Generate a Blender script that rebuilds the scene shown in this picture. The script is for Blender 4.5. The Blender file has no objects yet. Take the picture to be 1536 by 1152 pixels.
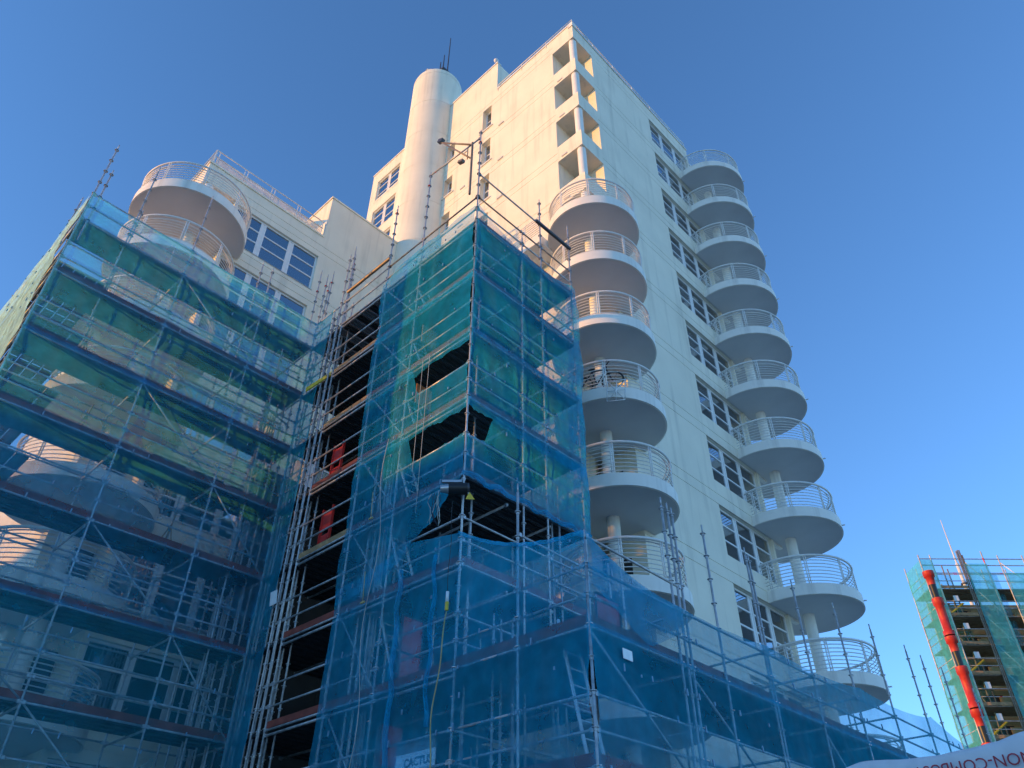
import bpy, math, random
from math import sin, cos, pi, radians, hypot, atan2
from mathutils import Vector, Matrix, noise
S = bpy.context.scene
COL = S.collection
random.seed(7)

# ------------------------------------------------------------------ camera
cam_d = bpy.data.cameras.new('camera'); cam = bpy.data.objects.new('camera', cam_d); COL.objects.link(cam)
TH, ROLL, AZ = radians(38.0), radians(0.3), radians(44.0)
FH = Vector((cos(AZ), sin(AZ), 0)); RT = Vector((sin(AZ), -cos(AZ), 0)); UP = Vector((0, 0, 1))
FW = FH*cos(TH) + UP*sin(TH); UU = -FH*sin(TH) + UP*cos(TH)
RR = RT*cos(ROLL) + UU*sin(ROLL); UV = UU*cos(ROLL) - RT*sin(ROLL)
cam.matrix_world = Matrix(((RR.x, UV.x, -FW.x, 0), (RR.y, UV.y, -FW.y, 0), (RR.z, UV.z, -FW.z, 1.6), (0, 0, 0, 1)))
cam_d.sensor_width = 36; cam_d.lens = 36*1155/1536; cam_d.clip_end = 5000; cam_d.clip_start = 0.05
S.camera = cam

# ------------------------------------------------------------------ sky, sun, exposure
SUN_AZ, SUN_EL = radians(147), radians(6.0)          # direction towards the sun, counter-clockwise from +X
sd = Vector((cos(SUN_AZ)*cos(SUN_EL), sin(SUN_AZ)*cos(SUN_EL), sin(SUN_EL)))
W = bpy.data.worlds.new('World'); S.world = W; W.use_nodes = True
nt = W.node_tree; bg = nt.nodes['Background']
sky = nt.nodes.new('ShaderNodeTexSky'); sky.sky_type = 'NISHITA'; sky.sun_disc = False
sky.sun_elevation = SUN_EL; sky.sun_rotation = atan2(sd.x, sd.y)
sky.air_density = 0.72; sky.dust_density = 0.0; sky.ozone_density = 3.3; sky.altitude = 0
nt.links.new(sky.outputs[0], bg.inputs[0]); bg.inputs[1].default_value = 0.15
sl = bpy.data.lights.new('sun', 'SUN'); so = bpy.data.objects.new('sun', sl); COL.objects.link(so)
sl.energy = 2.2; sl.angle = radians(0.5); sl.color = (0.62, 0.275, 0.02)
so.rotation_euler = (-sd).to_track_quat('-Z', 'Y').to_euler(); so.location = (-60, 40, 60)
S.view_settings.view_transform = 'Standard'; S.view_settings.look = 'None'
S.view_settings.exposure = 1.78; S.view_settings.gamma = 1; S.view_settings.use_curve_mapping = False
S.cycles.transparent_max_bounces = 24; S.cycles.max_bounces = 8

# ------------------------------------------------------------------ materials
def mat(name, col, rough=0.6, metal=0.0, var=0.12, scale=3.0, bump=0.0, stain=0.0, spec=0.5):
    m = bpy.data.materials.new(name); m.use_nodes = True; n = m.node_tree; p = n.nodes['Principled BSDF']
    p.inputs['Roughness'].default_value = rough; p.inputs['Metallic'].default_value = metal
    p.inputs['Specular IOR Level'].default_value = spec
    tc = n.nodes.new('ShaderNodeTexCoord')
    nz = n.nodes.new('ShaderNodeTexNoise'); nz.inputs['Scale'].default_value = scale; nz.inputs['Detail'].default_value = 6
    n.links.new(tc.outputs['Object'], nz.inputs['Vector'])
    mr = n.nodes.new('ShaderNodeMapRange'); mr.inputs[1].default_value = 0.3; mr.inputs[2].default_value = 0.7
    mr.inputs[3].default_value = 1-var; mr.inputs[4].default_value = 1+var*0.5
    n.links.new(nz.outputs['Fac'], mr.inputs[0])
    mx = n.nodes.new('ShaderNodeVectorMath'); mx.operation = 'SCALE'; mx.inputs[0].default_value = col[:3]
    n.links.new(mr.outputs[0], mx.inputs['Scale']); last = mx.outputs[0]
    if stain:
        mp = n.nodes.new('ShaderNodeMapping'); mp.inputs['Scale'].default_value = (2.2, 2.2, 0.16)
        n2 = n.nodes.new('ShaderNodeTexNoise'); n2.inputs['Scale'].default_value = 1.4; n2.inputs['Detail'].default_value = 8
        n.links.new(tc.outputs['Object'], mp.inputs[0]); n.links.new(mp.outputs[0], n2.inputs['Vector'])
        r2 = n.nodes.new('ShaderNodeMapRange'); r2.inputs[1].default_value = 0.52; r2.inputs[2].default_value = 0.8
        r2.inputs[3].default_value = 1; r2.inputs[4].default_value = 1-stain
        n.links.new(n2.outputs['Fac'], r2.inputs[0])
        m2 = n.nodes.new('ShaderNodeVectorMath'); m2.operation = 'SCALE'
        n.links.new(last, m2.inputs[0]); n.links.new(r2.outputs[0], m2.inputs['Scale']); last = m2.outputs[0]
    n.links.new(last, p.inputs['Base Color'])
    if bump:
        nb = n.nodes.new('ShaderNodeTexNoise'); nb.inputs['Scale'].default_value = 40; nb.inputs['Detail'].default_value = 4
        n.links.new(tc.outputs['Object'], nb.inputs['Vector'])
        b = n.nodes.new('ShaderNodeBump'); b.inputs['Strength'].default_value = bump; b.inputs['Distance'].default_value = 0.02
        n.links.new(nb.outputs['Fac'], b.inputs['Height']); n.links.new(b.outputs[0], p.inputs['Normal'])
    return m

def steel(name, col, marks=True, metal=0.55, rough=0.42):
    m = mat(name, col, rough, metal, 0.35, 6.0)
    if marks:
        n = m.node_tree; p = n.nodes['Principled BSDF']; src = p.inputs['Base Color'].links[0].from_socket
        tc = [x for x in n.nodes if x.type == 'TEX_COORD'][0]
        nz = n.nodes.new('ShaderNodeTexNoise'); nz.inputs['Scale'].default_value = 1.7; nz.inputs['Detail'].default_value = 0
        n.links.new(tc.outputs['Object'], nz.inputs['Vector'])
        r = n.nodes.new('ShaderNodeMapRange'); r.inputs[1].default_value = 0.755; r.inputs[2].default_value = 0.765
        n.links.new(nz.outputs['Fac'], r.inputs[0])
        mx = n.nodes.new('ShaderNodeMix'); mx.data_type = 'RGBA'; mx.inputs[7].default_value = (0.75, 0.06, 0.03, 1)
        n.links.new(r.outputs[0], mx.inputs[0]); n.links.new(src, mx.inputs[6]); n.links.new(mx.outputs[2], p.inputs['Base Color'])
    return m

def net_mat(name, col, opac=0.6, trans=0.55):
    m = bpy.data.materials.new(name); m.use_nodes = True; n = m.node_tree; n.nodes.clear()
    out = n.nodes.new('ShaderNodeOutputMaterial')
    tc = n.nodes.new('ShaderNodeTexCoord')
    nz = n.nodes.new('ShaderNodeTexNoise'); nz.inputs['Scale'].default_value = 0.9; nz.inputs['Detail'].default_value = 7
    n.links.new(tc.outputs['Object'], nz.inputs['Vector'])
    lw = n.nodes.new('ShaderNodeLayerWeight'); lw.inputs['Blend'].default_value = 0.35
    mr = n.nodes.new('ShaderNodeMapRange'); mr.inputs[1].default_value = 0.3; mr.inputs[2].default_value = 0.7
    mr.inputs[3].default_value = opac-0.09; mr.inputs[4].default_value = opac+0.09
    n.links.new(nz.outputs['Fac'], mr.inputs[0])
    # weave threads overlap when the sheet is seen edge-on
    ad = n.nodes.new('ShaderNodeMath'); ad.operation = 'MULTIPLY_ADD'; ad.inputs[1].default_value = 0.22; ad.use_clamp = True
    n.links.new(lw.outputs['Facing'], ad.inputs[0]); n.links.new(mr.outputs[0], ad.inputs[2])
    c2 = n.nodes.new('ShaderNodeMapRange'); c2.inputs[1].default_value = 0.25; c2.inputs[2].default_value = 0.75
    c2.inputs[3].default_value = 0.8; c2.inputs[4].default_value = 1.2
    n3 = n.nodes.new('ShaderNodeTexNoise'); n3.inputs['Scale'].default_value = 3.5; n3.inputs['Detail'].default_value = 5
    n.links.new(tc.outputs['Object'], n3.inputs['Vector']); n.links.new(n3.outputs['Fac'], c2.inputs[0])
    mp = n.nodes.new('ShaderNodeMapping'); mp.inputs['Scale'].default_value = (1.6, 1.6, 0.22); n.links.new(tc.outputs['Object'], mp.inputs[0])
    n4 = n.nodes.new('ShaderNodeTexNoise'); n4.inputs['Scale'].default_value = 1.3; n4.inputs['Detail'].default_value = 6; n.links.new(mp.outputs[0], n4.inputs['Vector'])
    r4 = n.nodes.new('ShaderNodeMapRange'); r4.inputs[1].default_value = 0.45; r4.inputs[2].default_value = 0.75; r4.inputs[4].default_value = 0.16; n.links.new(n4.outputs['Fac'], r4.inputs[0])
    du = n.nodes.new('ShaderNodeMix'); du.data_type = 'RGBA'; du.inputs[6].default_value = (*col, 1); du.inputs[7].default_value = (0.42, 0.5, 0.52, 1); n.links.new(r4.outputs[0], du.inputs[0])
    sc = n.nodes.new('ShaderNodeVectorMath'); sc.operation = 'SCALE'; n.links.new(du.outputs[2], sc.inputs[0])
    n.links.new(c2.outputs[0], sc.inputs['Scale'])
    df = n.nodes.new('ShaderNodeBsdfDiffuse'); tl = n.nodes.new('ShaderNodeBsdfTranslucent'); tr = n.nodes.new('ShaderNodeBsdfTransparent')
    n.links.new(sc.outputs[0], df.inputs[0]); n.links.new(sc.outputs[0], tl.inputs[0])
    m1 = n.nodes.new('ShaderNodeMixShader'); m1.inputs[0].default_value = trans
    n.links.new(df.outputs[0], m1.inputs[1]); n.links.new(tl.outputs[0], m1.inputs[2])
    m2 = n.nodes.new('ShaderNodeMixShader')
    n.links.new(ad.outputs[0], m2.inputs[0]); n.links.new(tr.outputs[0], m2.inputs[1]); n.links.new(m1.outputs[0], m2.inputs[2])
    n.links.new(m2.outputs[0], out.inputs[0])
    return m

def glass_mat(name, col=(0.03, 0.04, 0.045), refl=0.35):
    m = bpy.data.materials.new(name); m.use_nodes = True; n = m.node_tree; n.nodes.clear()
    out = n.nodes.new('ShaderNodeOutputMaterial'); gl = n.nodes.new('ShaderNodeBsdfGlossy'); gl.inputs['Roughness'].default_value = 0.02
    gl.inputs[0].default_value = (0.9, 0.95, 1, 1)
    tr = n.nodes.new('ShaderNodeBsdfTransparent'); tr.inputs[0].default_value = (0.86, 0.89, 0.89, 1)
    fr = n.nodes.new('ShaderNodeFresnel'); fr.inputs[0].default_value = 1.65
    ad = n.nodes.new('ShaderNodeMath'); ad.operation = 'ADD'; ad.inputs[1].default_value = refl; ad.use_clamp = True
    n.links.new(fr.outputs[0], ad.inputs[0])
    nz = n.nodes.new('ShaderNodeTexNoise'); nz.inputs['Scale'].default_value = 0.8
    bm = n.nodes.new('ShaderNodeBump'); bm.inputs['Strength'].default_value = 0.05; n.links.new(nz.outputs['Fac'], bm.inputs['Height'])
    n.links.new(bm.outputs[0], gl.inputs['Normal'])
    mx = n.nodes.new('ShaderNodeMixShader'); n.links.new(ad.outputs[0], mx.inputs[0])
    n.links.new(tr.outputs[0], mx.inputs[1]); n.links.new(gl.outputs[0], mx.inputs[2]); n.links.new(mx.outputs[0], out.inputs[0])
    return m

M = dict(
    wall=mat('white_render', (0.87, 0.80, 0.64), 0.75, 0, 0.07, 0.8, 0.15, 0.22),
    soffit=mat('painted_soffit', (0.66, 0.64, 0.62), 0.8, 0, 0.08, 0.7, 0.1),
    slab=mat('painted_concrete', (0.86, 0.83, 0.76), 0.7, 0, 0.07, 1.5, 0.08, 0.32),
    frame=mat('white_window_frame', (0.80, 0.80, 0.79), 0.4, 0, 0.04, 5),
    glass=glass_mat('window_glass', refl=0.26), hazyglass=glass_mat('hazy_window_glass', refl=0.10), panereflect=mat('pane_reflection_tint', (0.72, 0.66, 0.58), 0.9, 0, 0.2, 2),
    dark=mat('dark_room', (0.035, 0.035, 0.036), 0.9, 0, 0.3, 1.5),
    curtain=mat('curtain', (0.5, 0.48, 0.42), 0.9, 0, 0.25, 4),
    blind=mat('grey_blind', (0.22, 0.21, 0.2), 0.9, 0, 0.2, 3),
    rail=mat('white_painted_rail', (0.78, 0.77, 0.74), 0.4, 0, 0.06, 8),
    pole=steel('galvanised_tube', (0.52, 0.52, 0.53), metal=0.35),
    ledger=steel('galvanised_ledger', (0.48, 0.48, 0.485), metal=0.35),
    deck=mat('steel_deck', (0.10, 0.10, 0.10), 0.6, 0.3, 0.4, 4),
    toe=mat('red_toe_board', (0.26, 0.055, 0.035), 0.75, 0, 0.45, 3),
    wood=mat('plywood', (0.42, 0.24, 0.11), 0.7, 0, 0.35, 5),
    orange=mat('orange_board', (0.62, 0.19, 0.07), 0.7, 0, 0.3, 4),
    red=mat('red_plastic', (0.62, 0.03, 0.025), 0.35, 0, 0.2, 4),
    alu=mat('ladder_aluminium', (0.78, 0.78, 0.78), 0.4, 0.2, 0.2, 10),
    black=mat('black_plastic', (0.015, 0.015, 0.016), 0.4, 0, 0.2, 5),
    dkgrey=mat('dark_grey_metal', (0.09, 0.09, 0.10), 0.4, 0.5, 0.2, 5),
    silver=mat('silver_casing', (0.5, 0.5, 0.5), 0.3, 0.7, 0.15, 8),
    yellow=mat('yellow_plastic', (0.75, 0.52, 0.04), 0.5, 0, 0.15, 8),
    rope=mat('yellow_rope', (0.55, 0.45, 0.2), 0.8, 0, 0.2, 20),
    cord=mat('pale_cord', (0.5, 0.5, 0.46), 0.8, 0, 0.2, 20),
    chute=mat('orange_red_chute', (0.58, 0.035, 0.02), 0.5, 0, 0.25, 3),
    tarp=mat('white_sheeting', (0.66, 0.65, 0.66), 0.5, 0, 0.12, 6),
    ink=mat('red_print', (0.42, 0.035, 0.05), 0.7, 0, 0.3, 14),
    ply=mat('hoarding_ply', (0.30, 0.29, 0.28), 0.8, 0, 0.2, 2),
    ground=mat('pale_paving', (0.37, 0.33, 0.27), 0.95, 0, 0.3, 1.2, 0.3),
    brick=mat('neighbour_wall', (0.45, 0.40, 0.35), 0.9, 0, 0.25, 1.5),
    sign=mat('sign_board', (0.82, 0.85, 0.86), 0.5, 0, 0.08, 6),
    signink=mat('sign_print', (0.03, 0.12, 0.16), 0.6, 0, 0.1, 6),
    feather=mat('white_feathers', (0.7, 0.7, 0.7), 0.8, 0, 0.1, 8),
    navy=mat('blue_black', (0.02, 0.025, 0.05), 0.6, 0, 0.2, 8),
    brown=mat('gold_lit_farwall', (0.50, 0.34, 0.16), 0.8, 0, 0.4, 0.8),  # golden light in the far open bay is put into this wall colour
    insul=mat('tan_insulation', (0.55, 0.43, 0.24), 0.8, 0, 0.3, 1.0),
    rust=mat('brown_tube', (0.26, 0.2, 0.15), 0.5, 0.4, 0.3, 3),
    net=net_mat('blue_netting', (0.025, 0.54, 0.82), 0.40, 0.6),
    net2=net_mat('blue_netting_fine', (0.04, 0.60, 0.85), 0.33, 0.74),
    tie=mat('plastic_tie', (0.16, 0.34, 0.48), 0.5, 0, 0.3, 9),
    frost=net_mat('frosted_screen', (0.6, 0.62, 0.62), 0.45),
    decklight=mat('pale_deck', (0.32, 0.32, 0.33), 0.6, 0.2, 0.3, 4),
    netglow=net_mat('sunglow_tinted_netting', (0.07, 0.62, 1.0), 0.37, 0.85),  # copy of the blue net for upper sheets, sun glow put into its colour
    netfar=net_mat('sun_tinted_netting_far', (0.16, 0.80, 0.80), 0.60),  # far bays in sun, the lit tint is put into the colour
    netsunlit=net_mat('sun_tinted_netting', (0.55, 0.95, 0.84), 0.46, 0.35),  # the blue net on the left end, its sunlit paleness put into the colour
)

# ------------------------------------------------------------------ mesh helpers
class MB:
    def __init__(s): s.v = []; s.f = []; s.sm = []
    def add(s, vs, fs, smooth=False):
        b = len(s.v); s.v += [tuple(v) for v in vs]; s.f += [tuple(i+b for i in f) for f in fs]; s.sm += [smooth]*len(fs)
        return s
    def box(s, a, b):
        (x0, y0, z0), (x1, y1, z1) = a, b
        return s.add([(x0,y0,z0),(x1,y0,z0),(x1,y1,z0),(x0,y1,z0),(x0,y0,z1),(x1,y0,z1),(x1,y1,z1),(x0,y1,z1)],
              [(3,2,1,0),(4,5,6,7),(0,1,5,4),(1,2,6,5),(2,3,7,6),(3,0,4,7)])
    def obox(s, o, ax, ay, az):
        o = Vector(o); ax = Vector(ax); ay = Vector(ay); az = Vector(az)
        vs = [o, o+ax, o+ax+ay, o+ay, o+az, o+ax+az, o+ax+ay+az, o+ay+az]
        return s.add(vs, [(3,2,1,0),(4,5,6,7),(0,1,5,4),(1,2,6,5),(2,3,7,6),(3,0,4,7)])
    def tube(s, a, b, r, n=7, r2=None):
        a = Vector(a); b = Vector(b); d = (b-a)
        if d.length < 1e-6: return s
        d.normalize(); u = d.orthogonal().normalized(); w = d.cross(u); r2 = r if r2 is None else r2
        vs = []
        for k in range(n):
            c = cos(2*pi*k/n); t = sin(2*pi*k/n); vs.append(a+(u*c+w*t)*r)
        for k in range(n):
            c = cos(2*pi*k/n); t = sin(2*pi*k/n); vs.append(b+(u*c+w*t)*r2)
        s.add(vs, [(k, (k+1) % n, n+(k+1) % n, n+k) for k in range(n)], True)
        if r > 0.03: return s.caps(vs, n)
        b0 = len(s.v)-2*n; s.f += [tuple(b0+n-1-k for k in range(n)), tuple(b0+n+k for k in range(n))]; s.sm += [False]*2
        return s
    def caps(s, vs, n):
        s.add(vs[:n], [tuple(n-1-k for k in range(n))]); return s.add(vs[n:2*n], [tuple(range(n))])
    def path(s, pts, r, n=5):
        pts = [Vector(p) for p in pts]; m = len(pts); vs = []
        for i, p in enumerate(pts):
            d = (pts[min(i+1, m-1)]-pts[max(i-1, 0)]).normalized()
            u = d.cross(UP) if abs(d.z) < 0.95 else d.cross(Vector((1, 0, 0)))
            u.normalize(); w = d.cross(u)
            vs += [p+(u*cos(2*pi*k/n)+w*sin(2*pi*k/n))*r for k in range(n)]
        fs = [(i*n+k, i*n+(k+1) % n, (i+1)*n+(k+1) % n, (i+1)*n+k) for i in range(m-1) for k in range(n)]
        s.add(vs, fs, True); b0 = len(s.v)-m*n
        s.f += [tuple(b0+n-1-k for k in range(n)), tuple(b0+(m-1)*n+k for k in range(n))]; s.sm += [False]*2
        return s
    def disc(s, c, r, z0, z1, n=64, a0=0, a1=2*pi):
        cx, cy = c; vs = []
        for z in (z0, z1): vs += [(cx+r*cos(a0+(a1-a0)*k/n), cy+r*sin(a0+(a1-a0)*k/n), z) for k in range(n)]
        s.add(vs, [(k, (k+1) % n, n+(k+1) % n, n+k) for k in range(n)], True)
        return s.caps(vs, n)
    def lathe(s, c, prof, n=32):
        cx, cy = c; vs = []
        for r, z in prof: vs += [(cx+r*cos(2*pi*k/n), cy+r*sin(2*pi*k/n), z) for k in range(n)]
        return s.add(vs, [(i*n+k, i*n+(k+1) % n, (i+1)*n+(k+1) % n, (i+1)*n+k) for i in range(len(prof)-1) for k in range(n)], True)
    def blob(s, c, rx, ry, rz, d=(1, 0, 0), n=10, m=7):
        d = Vector(d).normalized(); u = d.orthogonal().normalized(); w = d.cross(u); c = Vector(c); vs = []
        for i in range(m+1):
            t = pi*i/m
            for k in range(n):
                p = 2*pi*k/n; vs.append(c+d*(rx*cos(t))+u*(ry*sin(t)*cos(p))+w*(rz*sin(t)*sin(p)))
        return s.add(vs, [(i*n+k, i*n+(k+1) % n, (i+1)*n+(k+1) % n, (i+1)*n+k) for i in range(m) for k in range(n)], True)
    def mesh(s, name, m):
        me = bpy.data.meshes.new(name); me.from_pydata(s.v, [], s.f); me.update()
        me.polygons.foreach_set('use_smooth', s.sm)
        for x in (m if isinstance(m, (list, tuple)) else [m]): me.materials.append(M[x])
        return me

POS = {}
def thing(name, loc, label, cat, group=None):
    o = bpy.data.objects.new(name, None); o.empty_display_size = 0.3; COL.objects.link(o); o.location = loc
    POS[o.name] = Vector(loc); o['label'] = label; o['category'] = cat
    if group: o['group'] = group
    return o
def part(name, me, parent, loc=(0, 0, 0), label=None, kind=None):
    o = bpy.data.objects.new(name, me); COL.objects.link(o); loc = Vector(loc)
    o.parent = parent; o.location = loc-POS[parent.name]; POS[o.name] = loc
    if label: o['label'] = label
    if kind: o['kind'] = kind
    return o
def single(name, me, label, cat, group=None, loc=(0, 0, 0)):
    o = bpy.data.objects.new(name, me); COL.objects.link(o); o.location = loc; POS[o.name] = Vector(loc)
    o['label'] = label; o['category'] = cat
    if group: o['group'] = group
    return o
def structure(name, me):
    o = bpy.data.objects.new(name, me); COL.objects.link(o); o['kind'] = 'structure'; return o

def wall_mesh(mb, P, us, vs, holes, grooves=(), depth=0.18):
    """front skin of a wall with real openings: P(u,v,d) -> point (d = depth behind the face)"""
    U = sorted(set([us[0], us[1]]+[x for h in holes for x in h[:2]])); V = [vs[0], vs[1]]+[x for h in holes for x in h[2:4]]
    gs = []
    for g in grooves:
        if vs[0] < g < vs[1]-0.03: V += [g, g+0.025]; gs.append(g)
    V = sorted(set(round(v, 4) for v in V))
    def inh(u, v): return any(h[0] < u < h[1] and h[2] < v < h[3] for h in holes)
    def ing(v): return any(g < v < g+0.025 for g in gs)
    for a, b in zip(U, U[1:]):
        for c, d in zip(V, V[1:]):
            if inh((a+b)/2, (c+d)/2): continue
            if ing((c+d)/2):
                e = 0.02
                mb.add([P(a,c,e),P(b,c,e),P(b,d,e),P(a,d,e)], [(0,1,2,3)])
                mb.add([P(a,c,0),P(b,c,0),P(b,c,e),P(a,c,e)], [(0,1,2,3)]); mb.add([P(a,d,0),P(b,d,0),P(b,d,e),P(a,d,e)], [(0,1,2,3)])
            else: mb.add([P(a,c,0),P(b,c,0),P(b,d,0),P(a,d,0)], [(0,1,2,3)])
    for h in holes:
        a, b, c, d = h[:4]; D = h[4] if len(h) > 4 else depth
        mb.add([P(a,c,0),P(b,c,0),P(b,d,0),P(a,d,0),P(a,c,D),P(b,c,D),P(b,d,D),P(a,d,D)], [(0,1,5,4),(1,2,6,5),(2,3,7,6),(3,0,4,7)])
    return mb

# ------------------------------------------------------------------ ground
structure('ground', MB().add([(-900,-900,0),(900,-900,0),(900,900,0),(-900,900,0)], [(0,1,2,3)]).mesh('ground', 'ground'))
structure('pavement', MB().box((-20, 2.2, 0.004), (60, 7.0, 0.13)).mesh('pavement', 'ply'))

# ------------------------------------------------------------------ window and balcony kits
def window_kit(width, height, cols, rows, axis):
    """frame mesh + pane rectangles, local origin at the lower left outer corner; axis: 0 runs along X (faces -Y), 1 runs along Y (faces -X)"""
    def bx(mb, u0, u1, v0, v1, d0, d1):
        if axis == 0: mb.box((u0, d0, v0), (u1, d1, v1))
        else: mb.box((d0, u0, v0), (d1, u1, v1))
    fm = MB(); t = 0.075; w = (width-0.10*(cols-1))/cols
    bx(fm, 0, width, 0, t, 0, 0.07); bx(fm, 0, width, height-t, height, 0, 0.07)
    panes = []
    for c in range(cols):
        u0 = c*(w+0.10); u1 = u0+w
        bx(fm, u0, u0+t, t, height-t, 0.002, 0.068); bx(fm, u1-t, u1, t, height-t, 0.002, 0.068)
        if c < cols-1: bx(fm, u1, u1+0.10, t, height-t, 0.02, 0.06)
        vs = [t]+[t+(height-2*t)*r for r in rows]+[height-t]
        for r in range(1, len(vs)-1): bx(fm, u0+t, u1-t, vs[r]-0.03, vs[r]+0.03, 0.004, 0.066)
        for r in range(len(vs)-1):
            lo = vs[r]+(0.03 if r else 0); hi = vs[r+1]-(0.03 if r < len(vs)-2 else 0)
            pm = MB(); bx(pm, u0+t, u1-t, lo, hi, 0.03, 0.036); panes.append(pm.mesh('pane', 'glass'))
    bx(fm, -0.06, width+0.06, -0.06, -0.005, -0.10, 0.10)     # projecting sill
    return fm.mesh('window', 'frame'), panes

def add_window(kit, root, loc, extra=None):
    w = part('window', kit[0], root, loc)
    for p in kit[1]: part('pane', p, w, loc)
    for nm, me in (extra or []): part(nm, me, w, loc)
    return w

def balcony_kit(R, h=0.38, a0=0.0, a1=2*pi, nseg=72, posts=9):
    slab = MB().disc((0, 0), R, 0.0, h, 96).mesh('balcony', 'slab')
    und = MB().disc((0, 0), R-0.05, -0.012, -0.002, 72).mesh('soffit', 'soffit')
    rail = MB(); hz = 1.08; arcs = [a0+(a1-a0)*k/nseg for k in range(nseg+1)]
    Rr = R-0.09
    rail.path([(Rr*cos(a), Rr*sin(a), h+hz) for a in arcs], 0.042, 6)
    rail.path([((Rr-0.12)*cos(a), (Rr-0.12)*sin(a), h+hz-0.03) for a in arcs], 0.02, 5)
    rl = rail.mesh('top_rail', 'rail'); bars = MB()
    for i in range(7):
        z = h+0.12+i*0.128; q = Rr+0.02-0.012*i if False else Rr
        bars.path([(q*cos(a), q*sin(a), z) for a in arcs], 0.017, 4)
    br = bars.mesh('railing', 'rail'); pt = []
    for k in range(posts):
        a = a0+(a1-a0)*(k+0.35)/posts; pm = MB(); c, s = cos(a), sin(a)
        for da in (-0.018, 0.018):
            aa = a+da; pm.tube((Rr*cos(aa), Rr*sin(aa), h-0.1), (Rr*cos(aa), Rr*sin(aa), h+hz), 0.02, 5)
        pm.tube(((Rr-0.12)*c, (Rr-0.12)*s, h+hz-0.03), (Rr*c, Rr*s, h+hz-0.16), 0.014, 4)
        for q in range(5): pm.tube((Rr*cos(a-0.018), Rr*sin(a-0.018), h+0.1+q*0.2), (Rr*cos(a+0.018), Rr*sin(a+0.018), h+0.1+q*0.2), 0.009, 4)
        pt.append(pm.mesh('post', 'rail'))
    return slab, und, rl, br, pt

def add_balcony(kit, root, loc):
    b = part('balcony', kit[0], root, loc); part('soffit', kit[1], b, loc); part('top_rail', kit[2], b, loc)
    part('railing', kit[3], b, loc)
    for p in kit[4]: part('post', p, b, loc)
    return b

# ------------------------------------------------------------------ apartment tower
XT, YT = 16.3, 11.6; H = 3.0; ZB = [36.26-H*k for k in range(-1, 12)]      # slab undersides, top one = roof slab
tower = thing('apartment_tower', (XT, YT, 0), 'tall white apartment tower with stacked round balconies and open corner loggias', 'tower')
GV = [z for b in ZB for z in (b-0.02, b+0.42)]
fl = [36.26-H*k for k in range(0, 12)]
# right-hand face (faces -Y)
WX0, WX1 = 22.72, 26.46
holes = [(WX0, WX1, b+1.02, b+3.0-0.02, 0.22) for b in fl]
mb = MB(); PY = lambda u, v, d: (u, YT+d, v)
LG = 17.75; LGY = 12.98
wall_mesh(mb, PY, (LG, 26.62), (0, 40.35), holes, GV)
part('wall', mb.mesh('wall', 'wall'), tower)
# left-hand face (faces -X)
PX_ = lambda u, v, d: (XT+d, u, v)
sm = [(17.40, 18.06, 39.6-H*k-1.95, 39.6-H*k, 0.35) for k in range(6)]+[(20.28, 20.92, 39.1-H*k-1.5, 39.1-H*k, 0.35) for k in range(5)]
big = [(25.55, 27.8, 40.15-H*k, 42.25-H*k, 0.2) for k in range(5)]
mb = MB()
wall_mesh(mb, PX_, (LGY, 17.0), (0, 40.6), [], [z+0.2 for z in GV]); wall_mesh(mb, PX_, (17.0, 21.3), (0, 43.4), sm, [z+0.2 for z in GV])
wall_mesh(mb, PX_, (21.3, 28.4), (0, 43.3), big, [])
mb.add([(XT,28.4,0),(XT+9,28.4,0),(XT+9,28.4,43.3),(XT,28.4,43.3)], [(0,1,2,3)])
mb.add([(26.62,YT,0),(26.62,30,0),(26.62,30,40.35),(26.62,YT,40.35)], [(0,1,2,3)])
mb.add([(XT,17.0,40.6),(XT+9,17.0,40.6),(XT+9,17.0,43.4),(XT,17.0,43.4)], [(0,1,2,3)])
mb.box((XT+0.003, YT+0.003, 40.10), (26.617, 28.39, 40.34)); mb.box((XT+0.3, 17.05, 43.0), (XT+9, 28.35, 43.28))
# loggia recess walls (diagonal back wall between the two jambs)
mb.add([(XT,LGY,0),(XT+1.1,LGY,0),(XT+1.1,LGY,40.3),(XT,LGY,40.3)], [(0,1,2,3)])
mb.add([(LG,YT,0),(LG,YT+0.95,0),(LG,YT+0.95,40.3),(LG,YT,40.3)], [(0,1,2,3)])
mb.add([(XT+1.1,LGY,0),(LG+0.45,LGY+0.45,0),(LG+0.45,LGY+0.45,40.3),(XT+1.1,LGY,40.3)], [(0,1,2,3)])
mb.add([(LG,YT+0.95,0),(LG+0.45,LGY+0.45,0),(LG+0.45,LGY+0.45,40.3),(LG,YT+0.95,40.3)], [(0,1,2,3)])
part('wall', mb.mesh('wall', 'wall'), tower, label='sunlit left-hand face of the tower')
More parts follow.
